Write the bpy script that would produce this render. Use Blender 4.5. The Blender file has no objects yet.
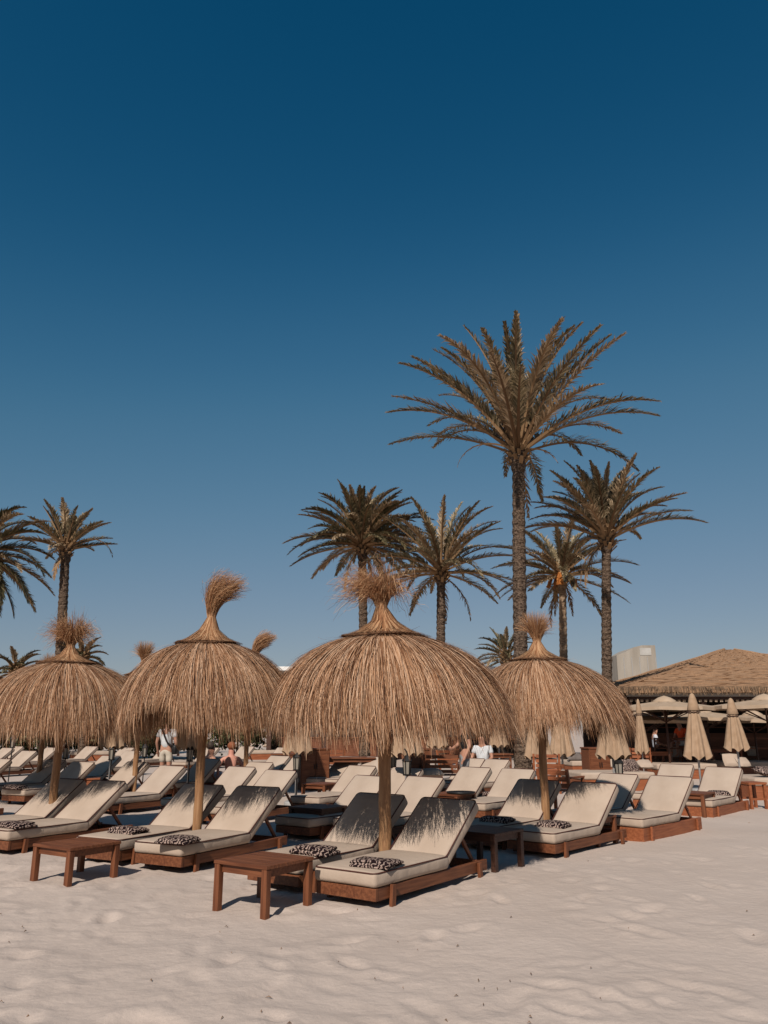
import bpy, bmesh, math, random
import numpy as np
from mathutils import Vector, Matrix

R = math.radians
SC = bpy.context.scene
COL = SC.collection

# ------------------------------------------------------------------ camera
F, HOR, EYE = 780.0, 728.0, 1.5
PITCH = math.atan((HOR - 512) / F)
cd = bpy.data.cameras.new("camera")
cam = bpy.data.objects.new("camera", cd)
COL.objects.link(cam)
cam.location = (0, 0, EYE)
cam.rotation_euler = (math.pi / 2 + PITCH, 0, 0)
cd.sensor_fit = 'VERTICAL'
cd.sensor_height = 24.0
cd.lens = F / 1024 * 24.0
cd.clip_start, cd.clip_end = 0.05, 8000
SC.camera = cam

# ------------------------------------------------------------------ light
SUN_EL = R(39.5)
AZ = R(72)                                   # direction the shadows run, from +X
sdir = Vector((-math.cos(AZ) * math.cos(SUN_EL), -math.sin(AZ) * math.cos(SUN_EL), math.sin(SUN_EL)))
w = bpy.data.worlds.new("World")
SC.world = w
w.use_nodes = True
nt = w.node_tree
nt.nodes.clear()
wo = nt.nodes.new('ShaderNodeOutputWorld')
bg = nt.nodes.new('ShaderNodeBackground')
sky = nt.nodes.new('ShaderNodeTexSky')
sky.sky_type = 'NISHITA'
sky.sun_disc = False
sky.sun_elevation = SUN_EL
sky.sun_rotation = math.atan2(sdir.x, sdir.y)
sky.altitude = 0
sky.air_density, sky.dust_density, sky.ozone_density = 1.0, 0.3, 2.0
SKY = 0.06
sa, sb = nt.nodes.new('ShaderNodeVectorMath'), nt.nodes.new('ShaderNodeVectorMath')
sa.operation = sb.operation = 'SCALE'
sa.inputs['Scale'].default_value = SKY; sb.inputs['Scale'].default_value = 1 / SKY
cv = nt.nodes.new('ShaderNodeRGBCurve')                      # a deeper, cleaner blue overhead
for ch, pts in enumerate((
        ((.0435,.004),(.0714,.032),(.0961,.066),(.2426,.205),(1,.62)),
        ((.0749,.061),(.1203,.125),(.1589,.172),(.3648,.300),(1,.60)),
        ((.1394,.144),(.2148,.240),(.2726,.290),(.4787,.400),(1,.60)))):
    c = cv.mapping.curves[ch]
    c.points[0].location = (0, 0); c.points[-1].location = pts[-1]
    for p in pts[:-1]: c.points.new(*p)
cv.mapping.update()
nt.links.new(sky.outputs[0], sa.inputs[0]); nt.links.new(sa.outputs[0], cv.inputs['Color'])
nt.links.new(cv.outputs[0], sb.inputs[0]); nt.links.new(sb.outputs[0], bg.inputs['Color'])
bg.inputs['Strength'].default_value = SKY
nt.links.new(bg.outputs[0], wo.inputs[0])
sl = bpy.data.lights.new("sun", 'SUN')
sl.energy = 4.8
sl.angle = R(0.5)
sl.color = (1.0, 0.92, 0.83)
so = bpy.data.objects.new("sun", sl)
COL.objects.link(so)
so.rotation_euler = (-sdir).to_track_quat('-Z', 'Y').to_euler()
SC.view_settings.view_transform = 'Standard'
SC.view_settings.look = 'None'
SC.view_settings.exposure = 0.0
SC.view_settings.gamma = 1.0
SC.cycles.max_bounces = 5
SC.cycles.diffuse_bounces = 2
SC.cycles.glossy_bounces = 2
SC.cycles.transparent_max_bounces = 4

# ------------------------------------------------------------------ helpers
CT, ST = math.cos(PITCH), math.sin(PITCH)
def ray(px, py):
    x, y = (px - 384) / F, -(py - 512) / F
    return Vector((x, CT - y * ST, ST + y * CT))
def at_z(px, py, z=0.0):                      # pixel -> point on the plane at height z
    d = ray(px, py)
    t = (z - EYE) / d.z
    return Vector((0, 0, EYE)) + d * t
def at_y(px, py, Y):                          # pixel -> point at distance Y
    d = ray(px, py)
    return Vector((0, 0, EYE)) + d * (Y / d.y)

class MB:
    """collects shapes that become ONE mesh"""
    def __init__(s):
        s.v, s.f = [], []
    def add(s, vs, fs):
        b = len(s.v)
        s.v += [tuple(v) for v in vs]
        s.f += [tuple(b + i for i in f) for f in fs]
        return s
    def box(s, a, b, M=None):
        (x0, y0, z0), (x1, y1, z1) = a, b
        vs = [(x0,y0,z0),(x1,y0,z0),(x1,y1,z0),(x0,y1,z0),(x0,y0,z1),(x1,y0,z1),(x1,y1,z1),(x0,y1,z1)]
        if M is not None: vs = [M @ Vector(v) for v in vs]
        return s.add(vs, [(0,3,2,1),(4,5,6,7),(0,1,5,4),(1,2,6,5),(2,3,7,6),(3,0,4,7)])
    def bar(s, p, q, wdt, hgt, up=(0,0,1)):
        p, q = Vector(p), Vector(q)
        d = (q - p); L = d.length; d.normalize()
        u = Vector(up)
        if abs(d.dot(u)) > .98: u = Vector((1,0,0))
        sd = d.cross(u).normalized(); u = sd.cross(d)
        M = Matrix((d, sd, u)).transposed().to_4x4(); M.translation = p
        return s.box((0, -wdt/2, -hgt/2), (L, wdt/2, hgt/2), M)
    def tube(s, pts, rad, n=8, closed=False, cap=True):
        pts = [Vector(p) for p in pts]
        m = len(pts)
        rad = rad if hasattr(rad, '__len__') else [rad] * m
        vs, fs = [], []
        prev = None
        for i, p in enumerate(pts):
            if closed: d = pts[(i+1) % m] - pts[i-1]
            else: d = pts[min(i+1, m-1)] - pts[max(i-1, 0)]
            d.normalize()
            if prev is None:
                u = Vector((0,0,1)) if abs(d.z) < .9 else Vector((1,0,0))
            else: u = prev
            a = d.cross(u)
            if a.length < 1e-6: a = d.orthogonal()
            a.normalize(); u = a.cross(d); prev = u
            for k in range(n):
                t = 2*math.pi*k/n
                vs.append(p + (a*math.cos(t) + u*math.sin(t)) * rad[i])
        for i in range(m if closed else m-1):
            for k in range(n):
                j = (i+1) % m
                fs.append((i*n+k, i*n+(k+1)%n, j*n+(k+1)%n, j*n+k))
        if cap and not closed:
            fs.append(tuple(range(n-1, -1, -1)))
            fs.append(tuple((m-1)*n + k for k in range(n)))
        return s.add(vs, fs)
    def lathe(s, prof, n=24, c=(0,0,0), cap=False):
        vs, fs = [], []
        for r, z in prof:
            for k in range(n):
                t = 2*math.pi*k/n
                vs.append((c[0]+r*math.cos(t), c[1]+r*math.sin(t), c[2]+z))
        for i in range(len(prof)-1):
            for k in range(n):
                fs.append((i*n+k, i*n+(k+1)%n, (i+1)*n+(k+1)%n, (i+1)*n+k))
        if cap:
            fs.append(tuple(range(n-1, -1, -1)))
            fs.append(tuple((len(prof)-1)*n+k for k in range(n)))
        return s.add(vs, fs)
    def mesh(s, name, mat, smooth=False):
        me = bpy.data.meshes.new(name)
        me.from_pydata(s.v, [], s.f)
        me.materials.append(mat)
        if smooth: me.polygons.foreach_set('use_smooth', [True]*len(me.polygons))
        me.update()
        return me
    def build(s, name, mat, parent=None, smooth=False, bevel=0):
        me = s.mesh(name, mat, smooth)
        if bevel: bevel_mesh(me, bevel)
        return obj(name, me, parent)

def bevel_mesh(me, w, seg=1):
    bm = bmesh.new(); bm.from_mesh(me)
    bmesh.ops.recalc_face_normals(bm, faces=bm.faces)
    bmesh.ops.bevel(bm, geom=bm.edges[:], offset=w, segments=seg, affect='EDGES', clamp_overlap=True)
    bm.to_mesh(me); bm.free()

def rounded(size, bev, seg=3, sub=0, fn=None, center=(0,0,0)):
    """bmesh rounded slab, optionally gridded and deformed"""
    bm = bmesh.new()
    bmesh.ops.create_cube(bm, size=1)
    for v in bm.verts:
        v.co = Vector((v.co.x*size[0], v.co.y*size[1], v.co.z*size[2]))
    bmesh.ops.bevel(bm, geom=bm.edges[:], offset=bev, segments=seg, affect='EDGES', profile=.5)
    if sub:
        bmesh.ops.subdivide_edges(bm, edges=[e for e in bm.edges if e.calc_length() > bev*1.5], cuts=sub, use_grid_fill=True)
    for v in bm.verts:
        if fn: v.co = fn(v.co)
        v.co += Vector(center)
    return bm
def bm_into(mb, bm, M=None):
    bm.verts.index_update()
    mb.add([(M @ v.co) if M is not None else v.co for v in bm.verts], [[v.index for v in f.verts] for f in bm.faces])
    bm.free()

def obj(name, me, parent=None):
    o = bpy.data.objects.new(name, me)
    COL.objects.link(o)
    if parent is not None: o.parent = parent
    return o
def tag(o, label=None, cat=None, group=None, kind=None):
    if label: o['label'] = label
    if cat: o['category'] = cat
    if group: o['group'] = group
    if kind: o['kind'] = kind
    return o
def empty(name, loc=(0,0,0), rz=0):
    o = bpy.data.objects.new(name, None)
    o.empty_display_size = .2
    COL.objects.link(o)
    o.location = loc; o.rotation_euler = (0, 0, rz)
    return o
def copy_tree(o, parent=None):
    c = o.copy(); COL.objects.link(c)
    if parent is not None: c.parent = parent
    for ch in list(o.children): copy_tree(ch, c)
    return c
class Kind:
    """first use returns the prototype itself, later uses copies of it"""
    def __init__(s, maker): s.maker, s.p, s.used = maker, None, False
    def new(s, loc, rz, label, cat, group=None, scale=1.0):
        if s.p is None:
            s.p = s.maker(); o = s.p
        else: o = copy_tree(s.p)
        o.location = loc; o.rotation_euler = (0, 0, rz); o.scale = (scale,)*3
        o['label'] = label; o['category'] = cat
        if group: o['group'] = group
        elif 'group' in o: del o['group']
        return o

# ------------------------------------------------------------------ materials
def mat(name, col, rough=.8, spec=.3):
    m = bpy.data.materials.new(name); m.use_nodes = True
    b = m.node_tree.nodes['Principled BSDF']
    b.inputs['Base Color'].default_value = (*col, 1)
    b.inputs['Roughness'].default_value = rough
    b.inputs['Specular IOR Level'].default_value = spec
    return m, m.node_tree, b
def N(t, kind, **kw):
    n = t.nodes.new(kind)
    for k, v in kw.items():
        if k in n.inputs: n.inputs[k].default_value = v
        else: setattr(n, k, v)
    return n
def ramp(t, stops):
    r = t.nodes.new('ShaderNodeValToRGB'); e = r.color_ramp.elements
    while len(e) < len(stops): e.new(.5)
    for i, (p, c) in enumerate(stops):
        e[i].position = p; e[i].color = (*c, 1)
    return r
def noise_mat(name, c0, c1, scale=5, rough=.8, detail=5, bump=0, bscale=None, stretch=None, coord='Object', spec=.3, mid=(.35,.65)):
    m, t, b = mat(name, c0, rough, spec)
    tc = N(t, 'ShaderNodeTexCoord'); mp = N(t, 'ShaderNodeMapping')
    if stretch: mp.inputs['Scale'].default_value = stretch
    t.links.new(tc.outputs[coord], mp.inputs[0])
    n = N(t, 'ShaderNodeTexNoise', Scale=scale, Detail=detail)
    t.links.new(mp.outputs[0], n.inputs['Vector'])
    r = ramp(t, [(mid[0], c0), (mid[1], c1)])
    t.links.new(n.outputs['Fac'], r.inputs[0])
    t.links.new(r.outputs[0], b.inputs['Base Color'])
    if bump:
        n2 = N(t, 'ShaderNodeTexNoise', Scale=bscale or scale*4, Detail=4)
        t.links.new(mp.outputs[0], n2.inputs['Vector'])
        bp = N(t, 'ShaderNodeBump', Strength=bump, Distance=.02)
        t.links.new(n2.outputs['Fac'], bp.inputs['Height'])
        t.links.new(bp.outputs[0], b.inputs['Normal'])
    return m
def island_mat(name, stops, rough=.6, spec=.3, trans=0):
    """strands and leaflets: colour picked per strand"""
    m, t, b = mat(name, stops[0][1], rough, spec)
    g = N(t, 'ShaderNodeNewGeometry')
    r = ramp(t, stops)
    t.links.new(g.outputs['Random Per Island'], r.inputs[0])
    t.links.new(r.outputs[0], b.inputs['Base Color'])
    if trans:
        tr = N(t, 'ShaderNodeBsdfTranslucent'); mx = N(t, 'ShaderNodeMixShader')
        mx.inputs[0].default_value = trans
        t.links.new(r.outputs[0], tr.inputs[0])
        t.links.new(b.outputs[0], mx.inputs[1]); t.links.new(tr.outputs[0], mx.inputs[2])
        t.links.new(mx.outputs[0], t.nodes['Material Output'].inputs[0])
    return m

def sand_material():
    m, t, b = mat('sand', (.36,.31,.27), .95, .1)
    tc = N(t, 'ShaderNodeTexCoord')
    n1 = N(t, 'ShaderNodeTexNoise', Scale=.9, Detail=8, Roughness=.6)
    n2 = N(t, 'ShaderNodeTexNoise', Scale=260, Detail=3)
    n3 = N(t, 'ShaderNodeTexNoise', Scale=14, Detail=6)
    for n in (n1, n2, n3): t.links.new(tc.outputs['Object'], n.inputs['Vector'])
    r = ramp(t, [(.3, (.462,.376,.320)), (.7, (.505,.416,.357))])
    t.links.new(n1.outputs['Fac'], r.inputs[0])
    r2 = ramp(t, [(.25, (.80,.79,.78)), (.6, (1.04,1.04,1.04))])
    t.links.new(n2.outputs['Fac'], r2.inputs[0])
    mx = N(t, 'ShaderNodeMix', data_type='RGBA', blend_type='MULTIPLY'); mx.inputs[0].default_value = 1
    t.links.new(r.outputs[0], mx.inputs[6]); t.links.new(r2.outputs[0], mx.inputs[7])
    t.links.new(mx.outputs[2], b.inputs['Base Color'])
    add = N(t, 'ShaderNodeMath', operation='MULTIPLY_ADD'); add.inputs[1].default_value = .10
    t.links.new(n2.outputs['Fac'], add.inputs[0]); t.links.new(n3.outputs['Fac'], add.inputs[2])
    bp = N(t, 'ShaderNodeBump', Strength=.4, Distance=.025)
    t.links.new(add.outputs[0], bp.inputs['Height']); t.links.new(bp.outputs[0], b.inputs['Normal'])
    return m
def towel_material():
    m, t, b = mat('towel_print', (.03,.02,.018), .95, .05)
    tc = N(t, 'ShaderNodeTexCoord')
    v = N(t, 'ShaderNodeTexWave', wave_type='BANDS', Scale=8, Distortion=11, Detail=2)
    v.inputs['Detail Scale'].default_value = 2.2
    t.links.new(tc.outputs['Object'], v.inputs['Vector'])
    r = ramp(t, [(.63, (.016,.009,.010)), (.74, (.33,.24,.20))])
    t.links.new(v.outputs['Fac'], r.inputs[0]); t.links.new(r.outputs[0], b.inputs['Base Color'])
    n2 = N(t, 'ShaderNodeTexNoise', Scale=300); bp = N(t, 'ShaderNodeBump', Strength=.4, Distance=.01)
    t.links.new(tc.outputs['Object'], n2.inputs['Vector'])
    t.links.new(n2.outputs['Fac'], bp.inputs['Height']); t.links.new(bp.outputs[0], b.inputs['Normal'])
    return m
def wood_material(name, c0, c1, sc=(3, 40, 40)):
    m = noise_mat(name, c0, c1, scale=1.0, rough=.55, detail=6, bump=.15, bscale=2.0, stretch=sc, spec=.35)
    return m
def trunk_material():
    m, t, b = mat('palm_bark', (.1,.07,.05), .95, .1)
    tc = N(t, 'ShaderNodeTexCoord'); mp = N(t, 'ShaderNodeMapping'); mp.inputs['Scale'].default_value = (5,5,9)
    t.links.new(tc.outputs['Object'], mp.inputs[0])
    n = N(t, 'ShaderNodeTexVoronoi', Scale=1.0); n2 = N(t, 'ShaderNodeTexNoise', Scale=3, Detail=6)
    t.links.new(mp.outputs[0], n.inputs['Vector']); t.links.new(mp.outputs[0], n2.inputs['Vector'])
    r = ramp(t, [(.35, (.022,.014,.010)), (.65, (.15,.105,.075))])
    t.links.new(n2.outputs['Fac'], r.inputs[0]); t.links.new(r.outputs[0], b.inputs['Base Color'])
    bp = N(t, 'ShaderNodeBump', Strength=.9, Distance=.06)
    t.links.new(n.outputs['Distance'], bp.inputs['Height']); t.links.new(bp.outputs[0], b.inputs['Normal'])
    return m
def roof_thatch_material():
    m, t, b = mat('roof_thatch', (.25,.17,.1), .95, .1)
    tc = N(t, 'ShaderNodeTexCoord')
    mp = N(t, 'ShaderNodeMapping'); mp.inputs['Scale'].default_value = (9,9,3)
    t.links.new(tc.outputs['Object'], mp.inputs[0])
    n = N(t, 'ShaderNodeTexNoise', Scale=2.2, Detail=8, Roughness=.75); t.links.new(mp.outputs[0], n.inputs['Vector'])
    wv = N(t, 'ShaderNodeTexWave', wave_type='BANDS', bands_direction='Z', wave_profile='SAW', Scale=1.1, Distortion=.6, Detail=3)
    t.links.new(tc.outputs['Object'], wv.inputs['Vector'])
    r = ramp(t, [(.25, (.20,.112,.062)), (.75, (.37,.232,.142))])
    t.links.new(n.outputs['Fac'], r.inputs[0]); t.links.new(r.outputs[0], b.inputs['Base Color'])
    ad = N(t, 'ShaderNodeMath', operation='ADD'); t.links.new(n.outputs['Fac'], ad.inputs[0]); t.links.new(wv.outputs['Fac'], ad.inputs[1])
    bp = N(t, 'ShaderNodeBump', Strength=.6, Distance=.05)
    t.links.new(n.outputs['Fac'], bp.inputs['Height']); t.links.new(bp.outputs[0], b.inputs['Normal'])
    return m

M_SAND = sand_material()
M_CUSH = noise_mat('cushion_canvas', (.378,.293,.228), (.428,.338,.267), scale=2.5, rough=.95, bump=.7, bscale=6, spec=.1)
M_PIPE, _, _ = mat('piping_brown', (.07,.022,.016), .7)
M_WOOD = wood_material('oiled_teak', (.098,.030,.0115), (.180,.063,.026))
M_WOODV = wood_material('oiled_teak_upright', (.092,.028,.0105), (.178,.061,.025), (40, 40, 3))
M_WOODO = wood_material('orange_teak', (.19,.055,.021), (.29,.095,.038))
M_POLE = wood_material('peeled_pole', (.22,.105,.045), (.33,.18,.085), (30, 30, 3))
M_TOWEL = towel_material()
STRAW = [(0, (.085,.032,.014)), (.3, (.27,.128,.062)), (.65, (.46,.265,.150)), (1, (.64,.44,.30))]
M_STRAW = island_mat('straw', STRAW, .75, .2, .12)
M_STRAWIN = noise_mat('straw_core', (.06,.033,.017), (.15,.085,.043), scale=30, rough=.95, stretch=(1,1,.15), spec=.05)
M_TUFT = island_mat('tuft_straw', [(0, (.15,.055,.022)), (.45, (.34,.165,.078)), (1, (.54,.34,.19))], .75, .2, .12)
M_BAND = noise_mat('thatch_rope', (.06,.028,.014), (.16,.08,.04), scale=30, rough=.95, bump=.5)
M_BARK = trunk_material()
M_LEAF = island_mat('palm_leaf', [(0, (.07,.060,.030)), (.4, (.18,.140,.075)), (.75, (.34,.26,.15)), (1, (.50,.39,.25))], .5, .45, .25)
M_LEAFTAN = island_mat('sunlit_tan_palm_leaf', [(0, (.13,.085,.045)), (.5, (.34,.235,.135)), (1, (.62,.47,.31))], .5, .45, .15)  # dry tan fronds; the look of sunlit tips is put into the pale stops
M_LEAFD = island_mat('dark_palm_leaf', [(0, (.05,.050,.024)), (.6, (.15,.12,.062)), (1, (.32,.24,.13))], .5, .4, .1)
M_DRY = island_mat('dry_frond', [(0, (.16,.09,.045)), (1, (.34,.21,.11))], .8, .2, .1)
M_DATE = island_mat('date_orange', [(0, (.30,.10,.025)), (1, (.48,.19,.05))], .5, .3)
M_BUSH = island_mat('shrub_leaf', [(0, (.03,.042,.018)), (1, (.10,.11,.045))], .6, .3, .15)
M_BEIGE = noise_mat('parasol_canvas', (.31,.205,.130), (.37,.255,.170), scale=6, rough=.95, spec=.05)
M_CREAM = noise_mat('cream_canvas', (.36,.265,.185), (.41,.31,.225), scale=4, rough=.95, spec=.05)
M_BLACK, _, _ = mat('black_iron', (.012,.011,.011), .45)
M_GLASS, _, _ = mat('lantern_glass', (.25,.22,.18), .15, .5)
M_WHITE = noise_mat('white_plaster', (.62,.60,.57), (.72,.70,.67), scale=2, rough=.9)
M_CONC = noise_mat('bare_concrete', (.26,.225,.185), (.35,.31,.262), scale=.5, rough=.95, stretch=(3,3,.4))
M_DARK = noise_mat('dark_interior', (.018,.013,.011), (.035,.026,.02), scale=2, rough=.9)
M_DARKWOOD = wood_material('dark_and_shaded_wood', (.035,.014,.009), (.07,.03,.018))  # dark posts and beams; on the low tables it stands for shade
M_GREYM, _, _ = mat('grey_metal', (.32,.31,.30), .45)
M_ROOF = roof_thatch_material()
M_DECK = wood_material('deck_boards', (.12,.07,.045), (.2,.125,.08))
def plain_cloth(name, c): return noise_mat(name, c, tuple(min(1, x*1.25+.01) for x in c), scale=8, rough=.95, spec=.05)
M_SKIN = noise_mat('skin', (.38,.19,.125), (.45,.235,.16), scale=6, rough=.6)
M_SKINP = noise_mat('sunburnt_skin', (.46,.20,.145), (.52,.25,.18), scale=6, rough=.6)
M_HAIR = noise_mat('dark_hair', (.02,.014,.011), (.05,.035,.027), scale=30, rough=.7)

# ------------------------------------------------------------------ ground
def vnoise(x, y, seed):
    rng = np.random.RandomState(seed); tb = rng.rand(256, 256)
    xi, yi = np.floor(x).astype(int), np.floor(y).astype(int)
    fx, fy = x - xi, y - yi
    fx, fy = fx*fx*(3-2*fx), fy*fy*(3-2*fy)
    g = lambda a, b: tb[a & 255, b & 255]
    return (g(xi,yi)*(1-fx)+g(xi+1,yi)*fx)*(1-fy) + (g(xi,yi+1)*(1-fx)+g(xi+1,yi+1)*fx)*fy - .5
def sand():
    xs = [0.0]; dx = .034
    while xs[-1] < 3000:
        if xs[-1] > 7: dx *= 1.09
        xs.append(xs[-1] + dx)
    xs = np.array([-x for x in xs[:0:-1]] + xs)
    ys = [2.6]
    while ys[-1] < 4000:
        y = ys[-1]; ys.append(y + (.0085*y if y < 22 else .08*y))
    ys = np.array([-60, -10, 0, 1.5] + ys)
    X, Y = np.meshgrid(xs, ys)
    near = np.clip((26 - np.hypot(X, Y)) / 10, 0, 1)
    rough = np.clip(.75 - X * .11, .35, 1.15)
    h = (.034*vnoise(X*.9, Y*.9, 1) + .017*vnoise(X*2.6+9, Y*2.6, 2)*rough
         + .013*vnoise(X*5.5, Y*5.5+3, 3)*rough + .008*vnoise(X*12, Y*12, 4)*rough + .005*vnoise(X*23, Y*23, 5))
    # trodden dents: soft round hollows with a raised lip
    rng = np.random.RandomState(8)
    for _ in range(520):
        cx, cy = rng.uniform(-6, 6.5), rng.uniform(3.4, 11)
        if rng.rand() < (cx + 2) / 11: continue
        a = rng.uniform(0, 3.14); l, wd = rng.uniform(.10,.17), rng.uniform(.05,.08)
        i0, i1 = np.searchsorted(xs, [cx-.5, cx+.5]); j0, j1 = np.searchsorted(ys, [cy-.5, cy+.5])
        u = (X[j0:j1,i0:i1]-cx)*math.cos(a)+(Y[j0:j1,i0:i1]-cy)*math.sin(a)
        v = -(X[j0:j1,i0:i1]-cx)*math.sin(a)+(Y[j0:j1,i0:i1]-cy)*math.cos(a)
        q = (u/l)**2+(v/wd)**2
        h[j0:j1,i0:i1] += rng.uniform(.008,.020)*(-np.exp(-q)+.55*np.exp(-((np.sqrt(q)-1.7)**2)*2.5))
    h *= near
    h -= .01
    V = np.stack([X, Y, h], -1).reshape(-1, 3)
    ny, nx = X.shape
    idx = np.arange(ny*nx).reshape(ny, nx)
    Fc = np.stack([idx[:-1,:-1], idx[:-1,1:], idx[1:,1:], idx[1:,:-1]], -1).reshape(-1, 4)
    me = bpy.data.meshes.new('sand')
    me.from_pydata(V.tolist(), [], Fc.tolist())
    me.materials.append(M_SAND)
    me.polygons.foreach_set('use_smooth', [True]*len(me.polygons))
    me.update()
    tag(obj('sand', me), kind='structure')
    def hgt(x, y):
        j = min(max(np.searchsorted(ys, y), 1), len(ys)-1); i = min(max(np.searchsorted(xs, x), 1), len(xs)-1)
        return float(h[j-1, i-1])
    return hgt
HGT = sand()

# scraps of dry leaf and seaweed lying on the sand
def litter():
    rng = random.Random(5); mb = MB()
    for k in range(55):
        px, py = rng.uniform(0, 768), 812 + 212*rng.random()**.8
        p = at_z(px, py, 0)
        if py < 905 and px < 470: continue
        if py < 860 and px < 640: continue
        s = rng.uniform(.004, .012) * (1.5 if rng.random() < .12 else 1)
        a = rng.uniform(0, 6.28); z = HGT(p.x, p.y) + .004
        d = Vector((math.cos(a), math.sin(a), 0)); e = Vector((-d.y, d.x, 0))
        p.z = z
        l = s*rng.uniform(1, 2.4)
        vs = [p - d*l, p + e*s*.5 + Vector((0,0,.006)), p + d*l, p - e*s*.5 + Vector((0,0,.008)), p + Vector((0,0,.014))]
        mb.add(vs, [(0,1,4),(1,2,4),(2,3,4),(3,0,4)])
    m = island_mat('leaf_scrap', [(0, (.10,.06,.04)), (.7, (.18,.12,.08)), (1, (.26,.13,.06))], .9)
    o = mb.build('leaf_litter', m)
    tag(o, 'brown scraps of dry leaf scattered over the pale sand', 'leaf litter', kind='stuff')
litter()

# ------------------------------------------------------------------ strands
def strands_mesh(name, paths, widths, side, mat_, extra=None):
    """paths (n,k,3); widths (n,k); side (n,k,3) unit width directions"""
    n, k, _ = paths.shape
    a = paths - side*widths[..., None]*.5
    b = paths + side*widths[..., None]*.5
    V = np.stack([a, b], 2).reshape(-1, 3)
    base = np.arange(n)[:, None]*k*2 + np.arange(k-1)[None]*2
    Fc = np.stack([base, base+1, base+3, base+2], -1).reshape(-1, 4)
    v, f = V.tolist(), Fc.tolist()
    me = bpy.data.meshes.new(name)
    me.materials.append(mat_)
    ne = 0
    if extra is not None:
        b0 = len(v); v += extra.v; fe = [tuple(b0+i for i in q) for q in extra.f]; ne = len(fe); f += fe
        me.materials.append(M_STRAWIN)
    me.from_pydata(v, [], f)
    if ne:
        mi = [0]*(len(f)-ne) + [1]*ne
        me.polygons.foreach_set('material_index', mi)
    me.polygons.foreach_set('use_smooth', [True]*len(f))
    me.update()
    return me

PROF = [(.27,2.53),(.43,2.49),(.66,2.41),(.90,2.26),(1.10,2.04),(1.21,1.78),(1.235,1.53),(1.215,1.20)]
def prof_tab(P):
    P = np.array(P)
    t = np.linspace(0, len(P)-1, 200)
    # smooth the polyline
    r = np.interp(t, range(len(P)), P[:,0]); z = np.interp(t, range(len(P)), P[:,1])
    ker = np.ones(19)/19
    rp = np.convolve(np.pad(r, 9, 'edge'), ker, 'valid'); zp = np.convolve(np.pad(z, 9, 'edge'), ker, 'valid')
    s = np.concatenate([[0], np.cumsum(np.hypot(np.diff(rp), np.diff(zp)))])
    return rp, zp, s
RP, ZP, SP = prof_tab(PROF)
def canopy_mesh(seed, n=16000, wide=1.0, sway=.12, notch=None, hz=1.45):
    rng = np.random.RandomState(seed)
    k = 8
    s_hem = np.interp(-hz, -ZP, SP)
    s0 = rng.uniform(0, s_hem*.8, n)
    s0[:n//3] = rng.uniform(0, .25, n//3)
    ln = rng.uniform(.65, 1.15, n)
    hemphase = rng.uniform(0, 6.28, 3)
    nc = 120
    cphi = rng.uniform(0, 2*math.pi, nc)
    ci = rng.randint(0, nc, n)
    phi0 = cphi[ci] + rng.normal(0, .035, n)
    free = rng.rand(n) < .5                      # half the straw hangs by itself, half in locks
    phi0[free] = rng.uniform(0, 2*math.pi, free.sum())
    lock = np.where(free, 0., 1.)
    hem_c = rng.normal(.05, .07, nc)
    hem = s_hem + (hem_c[ci] - .05)*lock + .06*np.sin(2*phi0+hemphase[0]) + .05*np.sin(3*phi0+hemphase[1]) + rng.normal(.06, .05, n) - rng.exponential(.27, n) + rng.exponential(.08, n)*(rng.rand(n) < .3)
    ln[:n//3] = rng.uniform(1.1, 1.7, n//3)
    s1 = np.minimum(s0+ln, hem)
    if notch:
        dphi = (phi0 - notch[0] + math.pi) % (2*math.pi) - math.pi
        s1 = s1 - notch[2]*np.exp(-(dphi/notch[1])**2)
    s0 = np.minimum(s0, s1-.25)
    drift = rng.normal(0, .035, nc)[ci] + rng.normal(0, .035, n)
    off0 = rng.uniform(0, .05, n) + rng.uniform(-.02, .04, nc)[ci]*lock; lift = rng.normal(.012, .022, n)
    u = np.linspace(0, 1, k)[None]
    S = s0[:,None] + (s1-s0)[:,None]*u
    r = np.interp(S, SP, RP); z = np.interp(S, SP, ZP)
    dr = np.interp(S+.02, SP, RP) - r; dz = np.interp(S+.02, SP, ZP) - z
    L = np.hypot(dr, dz)+1e-9
    nr, nz = -dz/L, dr/L
    wob = .002*np.sin(u*rng.uniform(4,10,(n,1))+rng.uniform(0,6,(n,1)))
    off = off0[:,None]*(.4+.6*u) + lift[:,None]*u**2*1.6 + wob
    r = r + nr*off; z = z + nz*off
    r = r*wide
    # pull strands of a clump together at their tips, sideways wander
    ph = phi0[:,None] + drift[:,None]*u**1.5 + ((cphi[ci]-phi0)*lock)[:,None]*.45*u**2 + rng.normal(0,.0015,(n,k))
    paths = np.stack([r*np.cos(ph) + sway*(S/s_hem)**1.5, r*np.sin(ph), z], -1)
    side = np.stack([-np.sin(ph), np.cos(ph), rng.uniform(-.15,.15,(n,1))*np.ones((1,k))], -1)
    side += (np.stack([np.cos(ph), np.sin(ph), np.zeros_like(ph)], -1))*rng.uniform(-.9,.9,(n,1,1))
    side /= np.linalg.norm(side, axis=-1, keepdims=True)
    wd = rng.uniform(.0035,.0090,(n,1))*(1-.75*u**3)
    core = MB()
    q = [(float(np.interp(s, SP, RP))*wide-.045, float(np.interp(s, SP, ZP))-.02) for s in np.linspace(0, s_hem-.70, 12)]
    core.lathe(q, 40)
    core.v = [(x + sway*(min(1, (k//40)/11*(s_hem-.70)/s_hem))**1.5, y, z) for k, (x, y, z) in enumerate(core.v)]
    return strands_mesh('canopy', paths, wd, side, M_STRAW, core)

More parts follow.
